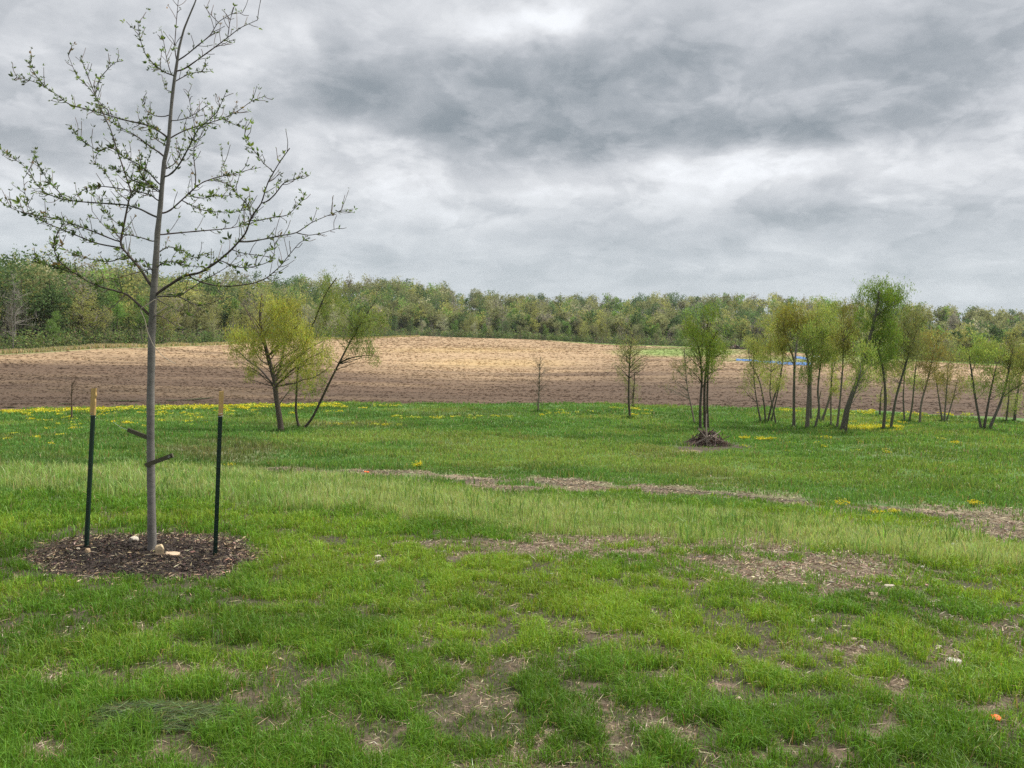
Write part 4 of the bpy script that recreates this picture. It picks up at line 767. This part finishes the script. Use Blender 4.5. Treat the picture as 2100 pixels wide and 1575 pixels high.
def sheet(name, pts, Y, th, mt, label, cat, group=None, lift=.02, hump=.25):
    b = Buf(); top = np.array(pts, float); n_ = len(top) // 2
    q = []
    for px, py in pts:
        g0 = G(px, py)
        q.append(g0)
    q = np.array(q); o0 = q.mean(0); fr, bk = q[:n_], q[n_:][::-1]; rows = []
    for t_ in np.linspace(0, 1, 6):
        row = []
        for s_ in np.linspace(0, n_ - 1, n_ * 8):
            i = min(int(s_), n_ - 2); f_ = s_ - i; p_ = (fr[i] * (1 - f_) + fr[i + 1] * f_) * (1 - t_) + (bk[i] * (1 - f_) + bk[i + 1] * f_) * t_
            p_ = p_.copy(); p_[2] = float(H(p_[0], p_[1])) + lift + hump * math.sin(t_ * math.pi) * (.6 + .4 * math.sin(s_ * 9)); row.append(p_ - o0)
        rows.append(row)
    m_ = len(rows[0]); V = np.array(rows).reshape(-1, 3); Fq = [[i * m_ + j, i * m_ + j + 1, (i + 1) * m_ + j + 1, (i + 1) * m_ + j] for i in range(5) for j in range(m_ - 1)]
    b.add(V, Fq, (1, 1, 1)); o = b.obj(name, mt, smooth=True); o.location = o0; return tag(o, label, cat, group)
tg = 'blue sheets lying on the far field'
sheet('blue_tarpaulin', [(1509, 740), (1530, 741), (1545, 741), (1545, 738), (1530, 737), (1510, 736)], 0, 0, M_tarp, 'blue tarpaulin strip, left end of the blue line on the far field', 'tarpaulin', tg)
sheet('blue_tarpaulin', [(1545, 742), (1570, 745), (1590, 745), (1590, 741), (1570, 740), (1545, 739)], 0, 0, M_tarp, 'blue tarpaulin strip, middle of the blue line on the far field', 'tarpaulin', tg)
sheet('blue_tarpaulin', [(1592, 747), (1630, 749), (1665, 750), (1665, 744), (1630, 743), (1592, 742)], 0, 0, M_tarp, 'blue tarpaulin strip, right end of the blue line on the far field', 'tarpaulin', tg)
sheet('blue_tarpaulin', [(1630, 735), (1645, 737), (1660, 739), (1652, 734), (1642, 731), (1632, 731)], 0, 0, M_tarp, 'short bright blue tarpaulin lying above the right end of the blue line', 'tarpaulin', tg)
sheet('white_tarpaulin', [(1668, 733), (1690, 734), (1712, 735), (1712, 733), (1690, 731), (1668, 730)], 0, 0, M_white, 'white sheet lying on the far field behind the willow group', 'tarpaulin')
for i, (x0, x1, y0, hh_) in enumerate([(372, 440, 822, 1.2), (340, 368, 822, 1.0), (225, 300, 823, .8), (118, 160, 829, .9), (0, 40, 836, .8)]):
    xs = np.linspace(x0, x1, 5); sl = (-6 if i == 0 else 0)
    pts = [(a, y0 + sl * (a - x0) / (x1 - x0) + hh_ * math.sin(math.pi * (j + .15) / 4.3)) for j, a in enumerate(xs)] + [(a, y0 + sl * (a - x0) / (x1 - x0) - hh_ * math.sin(math.pi * (4 - j + .15) / 4.3)) for j, a in enumerate(xs[::-1])]
    o = sheet('water', pts, 0, 0, M_water, None, None, None, .05, 0); o['kind'] = 'structure'

# ------------------------------------------------------------------ woods
def proto(kind, seed, hgt, leafn, leafs=.30):
    rs = np.random.RandomState(seed)
    spec = {'yellow': ((.36, .37, .11), (.16, .14, .12)), 'fresh': ((.21, .33, .075), (.10, .09, .07)), 'olive': ((.27, .285, .12), (.15, .135, .12)),
            'bare': ((.26, .245, .18), (.19, .175, .16)), 'dark': ((.11, .18, .06), (.07, .065, .055)), 'pale': ((.44, .44, .26), (.30, .28, .25))}[kind]
    lc, bc = spec; tb, cb, net = Buf(), Buf(), Net()
    lean = rs.normal(0, .4, 2); z = np.linspace(0, hgt * .8, 9); pts = np.stack([lean[0] * (z / hgt) ** 2 + .1 * rs.normal(size=9), lean[1] * (z / hgt) ** 2, z], 1); pts[0, :2] = 0; pts[0, 2] = -.5
    rr = np.linspace(.17, .05, 9) * hgt / 13; tube(tb, pts, rr, bc, 6)
    net.add(pts[3:], rr[3:]); wr = hgt * rs.uniform(.20, .27)
    lob = [(np.array([rs.normal(0, wr * .45), rs.normal(0, wr * .45), hgt * rs.uniform(.24, .86)]), np.array([1, 1, 1.15]) * wr * rs.uniform(.5, .8)) for _ in range(10)] + [(np.array([0, 0, hgt * .62]), np.array([wr * .8, wr * .8, hgt * .25]))]
    T1 = np.concatenate([inball(3, rs, c, r_, .4) for c, r_ in lob]); a1, _ = attach(tb, net, T1, rs, bc, .03, .08, .5, .08, 4, 5); net.add(a1.p, a1.r)
    nt = 44 if kind == 'bare' else 22
    T2 = np.concatenate([inball(nt, rs, c, r_, .3) for c, r_ in lob]); a2, tips = attach(tb, net, T2, rs, bc, .016, .05, .4, .03, 3, 4)
    tp = np.concatenate(tips); ln = int(leafn * {'bare': .35, 'olive': .7, 'pale': .75}.get(kind, 1)); i = rs.randint(0, len(tp), ln)
    c = tp[i] + rs.normal(0, .28, (ln, 3)); hue = n1(c[:, 0] + c[:, 2], c[:, 1] - c[:, 2], 1.6, 2)[:, None]
    ls = leafs * (.55 + .9 * rs.rand(ln)) * (.6 if kind == 'bare' else 1)
    leaves(cb, c, ls, ls * .55, jit(lc, ln, .09, rs) * (.8 + .4 * hue), rs)
    return tb, cb
KINDS_ = ['yellow', 'fresh', 'olive', 'bare', 'dark', 'pale']; PR = {}
for i, kd in enumerate(KINDS_):
    for j in range(2):
        t_, c_ = proto(kd, 100 + i * 10 + j, 13, 3600, .24)
        PR[kd, j] = (t_, c_, t_.mesh('trunk', M_wbark), c_.mesh('crown', M_wleaf))
desc = {'yellow': 'yellow green budding tree', 'fresh': 'fresh bright green tree', 'olive': 'dull olive tree in thin leaf', 'bare': 'bare grey brown tree', 'dark': 'dark green leafy tree', 'pale': 'pale whitish green tree'}
def place(kd, j, x, y, s, label, grp, rs):
    e = empty('woodland_tree', (x, y, float(H(x, y)) - .1), label, 'tree', grp)
    a = rs.rand() * 6.283; sx = s * rs.uniform(.9, 1.15)
    for nm, me in (('trunk', PR[kd, j][2]), ('crown', PR[kd, j][3])):
        o = bpy.data.objects.new(nm, me); link(o, e)
    e.rotation_euler = (0, 0, a); e.scale = (sx, sx, s)
rs = np.random.RandomState(70); th = -.645; row = 0
front = []
while th < .645:
    r0 = float(rB(np.array(th))); front.append(th); th += rs.uniform(4.2, 6.6) / r0 / 1.15
for th in front:
    r0 = float(rB(np.array(th)))
    reg = 'left' if th < -.22 else ('middle' if th < .16 else 'right')
    for row in range(2):
        if row == 1 and rs.rand() < (.25 if reg == 'left' else .5): continue
        t2 = th + rs.normal(0, .003); r = r0 * (1.012 + .03 * row) + rs.uniform(0, 3) + row * 3
        pk = {'left': [.26, .20, .24, .13, .13, .04], 'middle': [.24, .12, .24, .10, .16, .14], 'right': [.22, .20, .26, .12, .12, .08]}[reg]
        kd = KINDS_[rs.choice(6, p=pk)]
        if reg == 'left' and -.30 < th: kd = 'pale' if rs.rand() < .3 else kd
        where = {'left': 'in the woodland edge left of the field', 'middle': 'in the woodland edge beyond the field crest', 'right': 'in the woodland edge behind the willows on the right'}[reg]
        sc_ = {'left': .84 + .12 * ss(.36, .5, -th), 'middle': .90, 'right': .66}[reg] * rs.uniform(.72, 1.12) * (.8 if row == 0 else 1.02)
        if th > .12: sc_ *= 1 - .2 * ss(.12, .3, th)
        place(kd, rs.randint(2), r * math.sin(t2), r * math.cos(t2), sc_, f'{desc[kd]} {where}', f'{desc[kd]}s {where}', rs)
# the mass of wood behind, one object
def woods(name, N, r_of, seed, label, keepf, scalef, card, kinds=None):
    rs = np.random.RandomState(seed); b = Buf(); cache = {}
    for kd in KINDS_:
        for j in range(2):
            tb_, cb_, _, _ = PR[kd, j]; V = np.concatenate(cb_.v); c = np.concatenate(cb_.c)
            ctr = V.reshape(-1, 4, 3).mean(1); cc = c.reshape(-1, 4, 3)[:, 0]; m = min(len(ctr), keepf); i = rs.permutation(len(ctr))[:m]; cache[kd, j] = (ctr[i], cc[i])
    th = rs.uniform(-.68, .68, N); u = rs.rand(N); ra, rb_ = r_of(th); r = np.exp(np.log(ra) * (1 - u) + np.log(rb_) * u); x = r * np.sin(th); y = r * np.cos(th); z = H(x, y)
    zone = n1(x, y, 60, 3)
    for k in range(N):
        kd = KINDS_[rs.choice(6, p=kinds)]
        if zone[k] > .62 and rs.rand() < .6: kd = 'dark'
        ctr, cc = cache[kd, rs.randint(2)]; a = rs.rand() * 6.283; s = scalef(th[k], r[k]) * (.66 + .62 * rs.rand() ** 1.3)
        q = ctr * s; q = np.stack([q[:, 0] * math.cos(a) - q[:, 1] * math.sin(a), q[:, 0] * math.sin(a) + q[:, 1] * math.cos(a), q[:, 2]], 1) * [1.15, 1.15, 1] + [x[k], y[k], z[k]]
        cs = card * r[k] ** .5 * (.6 + .8 * rs.rand(len(q)))
        leaves(b, q, cs, cs * .6, np.clip(cc * rs.uniform(.7, 1.2), 0, 1), rs)
        hh = 9 * s; p0 = np.array([x[k], y[k], z[k] - .3]); tube(b, [p0, p0 + [0, 0, hh * .6], p0 + [rs.normal(0, .4), 0, hh]], [.2, .14, .06], (.15, .135, .12), 3, False)
    return tag(b.obj(name, M_mleaf), label, 'woods', kind='stuff')
woods('woodland', 560, lambda t: (rB(t) * 1.06 + 8, rB(t) * 1.06 + 45), 81, 'leafing woodland behind the edge trees around the field', 800, lambda t, r: .90 - .26 * ss(.1, .35, t) + .22 * ss(.38, .5, -t), .038, [.27, .16, .27, .12, .12, .06])
woods('far_woodland', 1500, lambda t: (rB(t) * 1.06 + 40, np.interp(t, [-.65, -.45, -.3, -.15, 0, .3, .65], [300, 330, 470, 560, 760, 680, 880])), 82, 'distant woods covering the ridge behind the field', 600, lambda t, r: 1.0 + .15 * ss(350, 600, r) - .15 * ss(.25, .5, t), .036, [.22, .14, .34, .10, .16, .04])
# undergrowth at the woods' foot
rs = np.random.RandomState(83); b = Buf(); N = 1700; th = rs.uniform(-.66, .66, N); r = rB(th) * (1.004 + .05 * rs.rand(N) ** 1.5) + 1; x = r * np.sin(th); y = r * np.cos(th); z = H(x, y)
for k in range(N):
    s = rs.uniform(.7, 1.8) + 1.4 * rs.rand() ** 2 * (1.0 if th[k] < -.2 else .9); m = 46; c = inball(m, rs, np.array([x[k], y[k], z[k] + s * .7]), np.array([s * 1.1, s * 1.1, s]), .3)
    lc = [(.12, .19, .06), (.20, .27, .08), (.18, .16, .11), (.27, .31, .11)][rs.choice(4, p=[.4, .25, .2, .15])]; cs = .028 * r[k] ** .5 * (.6 + .8 * rs.rand(m)); leaves(b, c, cs, cs * .6, jit(lc, m, .2, rs), rs)
tag(b.obj('undergrowth', M_mleaf), 'bushy undergrowth along the foot of the woods', 'undergrowth', kind='stuff')

# thin air
hb = Buf(); box(hb, (0, 450, 20), (1250, 0, 0), (0, 1080, 0), (0, 0, 62), (1, 1, 1)); hm = bpy.data.materials.new('haze_air'); hm.use_nodes = True; hn = hm.node_tree; hn.nodes.clear()
ho = hn.nodes.new('ShaderNodeOutputMaterial'); pv = hn.nodes.new('ShaderNodeVolumePrincipled'); pv.inputs['Density'].default_value = .00008; pv.inputs['Color'].default_value = (.88, .94, 1, 1)
hn.links.new(pv.outputs[0], ho.inputs['Volume']); tag(hb.obj('haze', hm), 'thin pale air over the valley', 'haze', kind='stuff')

# ------------------------------------------------------------------ camera, light, sky
cam = bpy.data.objects.new('camera', bpy.data.cameras.new('camera')); link(cam)
import mathutils
m = mathutils.Matrix(((RT[0], UP[0], -fwd[0], CAM[0]), (RT[1], UP[1], -fwd[1], CAM[1]), (RT[2], UP[2], -fwd[2], CAM[2]), (0, 0, 0, 1)))
cam.matrix_world = m; cam.data.sensor_width = 36; cam.data.lens = F / 2100 * 36; cam.data.clip_start = .05; cam.data.clip_end = 8000
sc.camera = cam
SUN_EL, SUN_AZ = R(57), R(62)
sl = bpy.data.lights.new('sun', 'SUN'); sl.energy = 4.3; sl.angle = R(30); sl.color = (1, .95, .86)
so = bpy.data.objects.new('sun', sl); link(so)
d = mathutils.Vector((math.sin(SUN_AZ) * math.cos(SUN_EL), math.cos(SUN_AZ) * math.cos(SUN_EL), math.sin(SUN_EL)))
so.rotation_euler = d.to_track_quat('Z', 'Y').to_euler(); so.location = (0, 0, 50)

w = bpy.data.worlds.new('World'); sc.world = w; w.use_nodes = True; nt = w.node_tree; nt.nodes.clear(); N_ = nt.nodes; LK = nt.links
def node(t, **k):
    n_ = N_.new(t)
    for a, v in k.items(): setattr(n_, a, v)
    return n_
def m_(op, a, b=None, c=None):
    n_ = node('ShaderNodeMath', operation=op)
    for i, v in enumerate((a, b, c)):
        if v is None: continue
        if isinstance(v, (int, float)): n_.inputs[i].default_value = v
        else: LK.new(v, n_.inputs[i])
    return n_.outputs[0]
tc = node('ShaderNodeTexCoord'); sep = node('ShaderNodeSeparateXYZ'); LK.new(tc.outputs['Generated'], sep.inputs[0])
X, Y_, Z = sep.outputs
az = m_('ARCTAN2', X, Y_); el = m_('ARCSINE', Z)
zz = m_('ADD', m_('MAXIMUM', Z, 0.0), .20)
cu = m_('DIVIDE', X, zz); cv = m_('DIVIDE', Y_, zz)
comb = node('ShaderNodeCombineXYZ'); LK.new(cu, comb.inputs[0]); LK.new(cv, comb.inputs[1])
comb2 = node('ShaderNodeCombineXYZ'); LK.new(m_('MULTIPLY', az, 3.4), comb2.inputs[0]); LK.new(m_('MULTIPLY', m_('POWER', m_('MAXIMUM', el, 0.0), .8), 6.2), comb2.inputs[1])
def nz(scale, det, rough, off, dist=0.0, src=None):
    mp = node('ShaderNodeMapping'); mp.inputs['Location'].default_value = off; LK.new((src or comb).outputs[0], mp.inputs[0])
    n_ = node('ShaderNodeTexNoise'); n_.inputs['Scale'].default_value = scale; n_.inputs['Detail'].default_value = det; n_.inputs['Roughness'].default_value = rough; n_.inputs['Distortion'].default_value = dist
    LK.new(mp.outputs[0], n_.inputs['Vector']); return n_.outputs['Fac']
w1 = m_('SUBTRACT', nz(1.6, 5, .55, (3, 1, 0), 0, comb2), .5); w2 = m_('SUBTRACT', nz(1.6, 5, .55, (13, 7, 2), 0, comb2), .5)
azw = m_('MULTIPLY_ADD', w1, .20, az); elw = m_('MULTIPLY_ADD', m_('MULTIPLY', w2, .20), m_('ADD', m_('MULTIPLY', m_('MAXIMUM', el, 0.0), 1.6), .12), el)
def azel(px, py):
    d = fwd + (px - 1050) / F * RT + (787.5 - py) / F * UP; d /= np.linalg.norm(d); return math.atan2(d[0], d[1]), math.asin(d[2])
BL = [(950, 205, 400, 90, -.33), (1300, 150, 330, 110, -.27), (1900, 130, 360, 140, -.30), (1500, 262, 520, 42, -.20), (700, 170, 180, 60, -.12), (60, 275, 280, 70, -.16), (180, 40, 260, 60, -.10), (1150, 315, 260, 30, -.14),
 (1750, 450, 480, 46, -.24), (1250, 500, 380, 40, -.12), (350, 505, 300, 50, -.10), (1050, 560, 700, 26, -.14), (2000, 560, 300, 20, -.10), (380, 240, 160, 60, -.08),
 (1125, 30, 130, 50, .30), (1080, 60, 260, 60, .20), (610, 95, 50, 40, .14), (500, 90, 120, 60, .12), (1080, 205, 90, 22, .14), (1760, 185, 220, 30, .16), (1960, 225, 200, 30, .14), (100, 385, 300, 60, .12),
 (800, 385, 330, 50, .14), (1450, 350, 460, 46, .15), (1850, 325, 420, 40, .15), (1900, 395, 300, 30, .08), (760, 275, 120, 26, .18), (1550, 545, 320, 24, .12), (900, 440, 250, 24, .12), (80, 130, 120, 40, .12), (1850, 600, 400, 20, .10), (1300, 410, 300, 24, .12)]
tot = None
for px, py, rx, ry, am in BL:
    a0, e0 = azel(px, py); sx = rx / F * .75; sy = ry / F * .9
    gx = m_('MULTIPLY', m_('SUBTRACT', azw, a0), 1 / sx); gy = m_('MULTIPLY', m_('SUBTRACT', elw, e0), 1 / sy)
    g2 = m_('MULTIPLY', m_('EXPONENT', m_('MULTIPLY', m_('ADD', m_('MULTIPLY', gx, gx), m_('MULTIPLY', gy, gy)), -1.0)), am)
    tot = g2 if tot is None else m_('ADD', tot, g2)
f1 = m_('SUBTRACT', nz(1.9, 10, .58, (0, 0, 0), .6, comb2), .5); f2 = m_('SUBTRACT', nz(1.2, 5, .5, (5, 9, 1)), .5); f3 = m_('SUBTRACT', nz(4.2, 9, .60, (2, 2, 5), .5, comb2), .5)
val = m_('ADD', m_('MULTIPLY_ADD', f1, .50, m_('MULTIPLY', f2, .22)), m_('MULTIPLY_ADD', f3, .30, m_('MULTIPLY', tot, 1.0)))
def sstep(x_, a_, b_):
    n_ = node('ShaderNodeMapRange', interpolation_type='SMOOTHSTEP'); LK.new(x_, n_.inputs[0]); n_.inputs[1].default_value = a_; n_.inputs[2].default_value = b_; return n_.outputs[0]
e1 = sstep(nz(2.6, 8, .56, (7, 3, 1), .4, comb2), .46, .56); e2 = sstep(nz(5.2, 7, .55, (1, 8, 4), .3, comb2), .47, .58)
lo_ = sstep(el, .42, .20)
val = m_('ADD', val, m_('MULTIPLY', m_('SUBTRACT', e1, .5), m_('MULTIPLY_ADD', lo_, .07, .045))); val = m_('ADD', val, m_('MULTIPLY', m_('SUBTRACT', e2, .5), m_('MULTIPLY_ADD', lo_, .045, .006)))
val = m_('ADD', val, .675)
cr = node('ShaderNodeValToRGB'); LK.new(val, cr.inputs[0]); e = cr.color_ramp.elements
e[0].position = 0.0; e[0].color = (.165, .205, .235, 1); e[1].position = 1.0; e[1].color = (.84, .86, .89, 1)
for p_, c_ in ((.25, (.25, .283, .312)), (.42, (.358, .385, .415)), (.60, (.505, .525, .555)), (.78, (.67, .685, .71))):
    q = cr.color_ramp.elements.new(p_); q.color = (*c_, 1)
hz = node('ShaderNodeMix', data_type='RGBA'); hf = m_('MULTIPLY', m_('SUBTRACT', 1.0, m_('MINIMUM', m_('DIVIDE', m_('MAXIMUM', el, 0.0), .17), 1.0)), .75)
LK.new(hf, hz.inputs['Factor']); LK.new(cr.outputs[0], hz.inputs['A']); hz.inputs['B'].default_value = (.47, .535, .58, 1)
SKYLVL = 0.74
bg = node('ShaderNodeBackground'); bg.inputs['Strength'].default_value = SKYLVL; LK.new(hz.outputs['Result'], bg.inputs[0])
sky = node('ShaderNodeTexSky', sky_type='NISHITA', sun_disc=False, sun_elevation=SUN_EL, sun_rotation=SUN_AZ); bg2 = node('ShaderNodeBackground'); bg2.inputs['Strength'].default_value = .05; LK.new(sky.outputs[0], bg2.inputs[0])
mxs = node('ShaderNodeMixShader'); mxs.inputs[0].default_value = .06; LK.new(bg.outputs[0], mxs.inputs[1]); LK.new(bg2.outputs[0], mxs.inputs[2])
wo = node('ShaderNodeOutputWorld'); LK.new(mxs.outputs[0], wo.inputs[0])

vs = sc.view_settings; vs.view_transform = 'Standard'; vs.look = 'None'; vs.exposure = 0.68; vs.gamma = 1
sc.cycles.max_bounces = 5; sc.cycles.diffuse_bounces = 2; sc.cycles.transmission_bounces = 3; sc.cycles.glossy_bounces = 2; sc.cycles.transparent_max_bounces = 4
sc.cycles.use_denoising = False
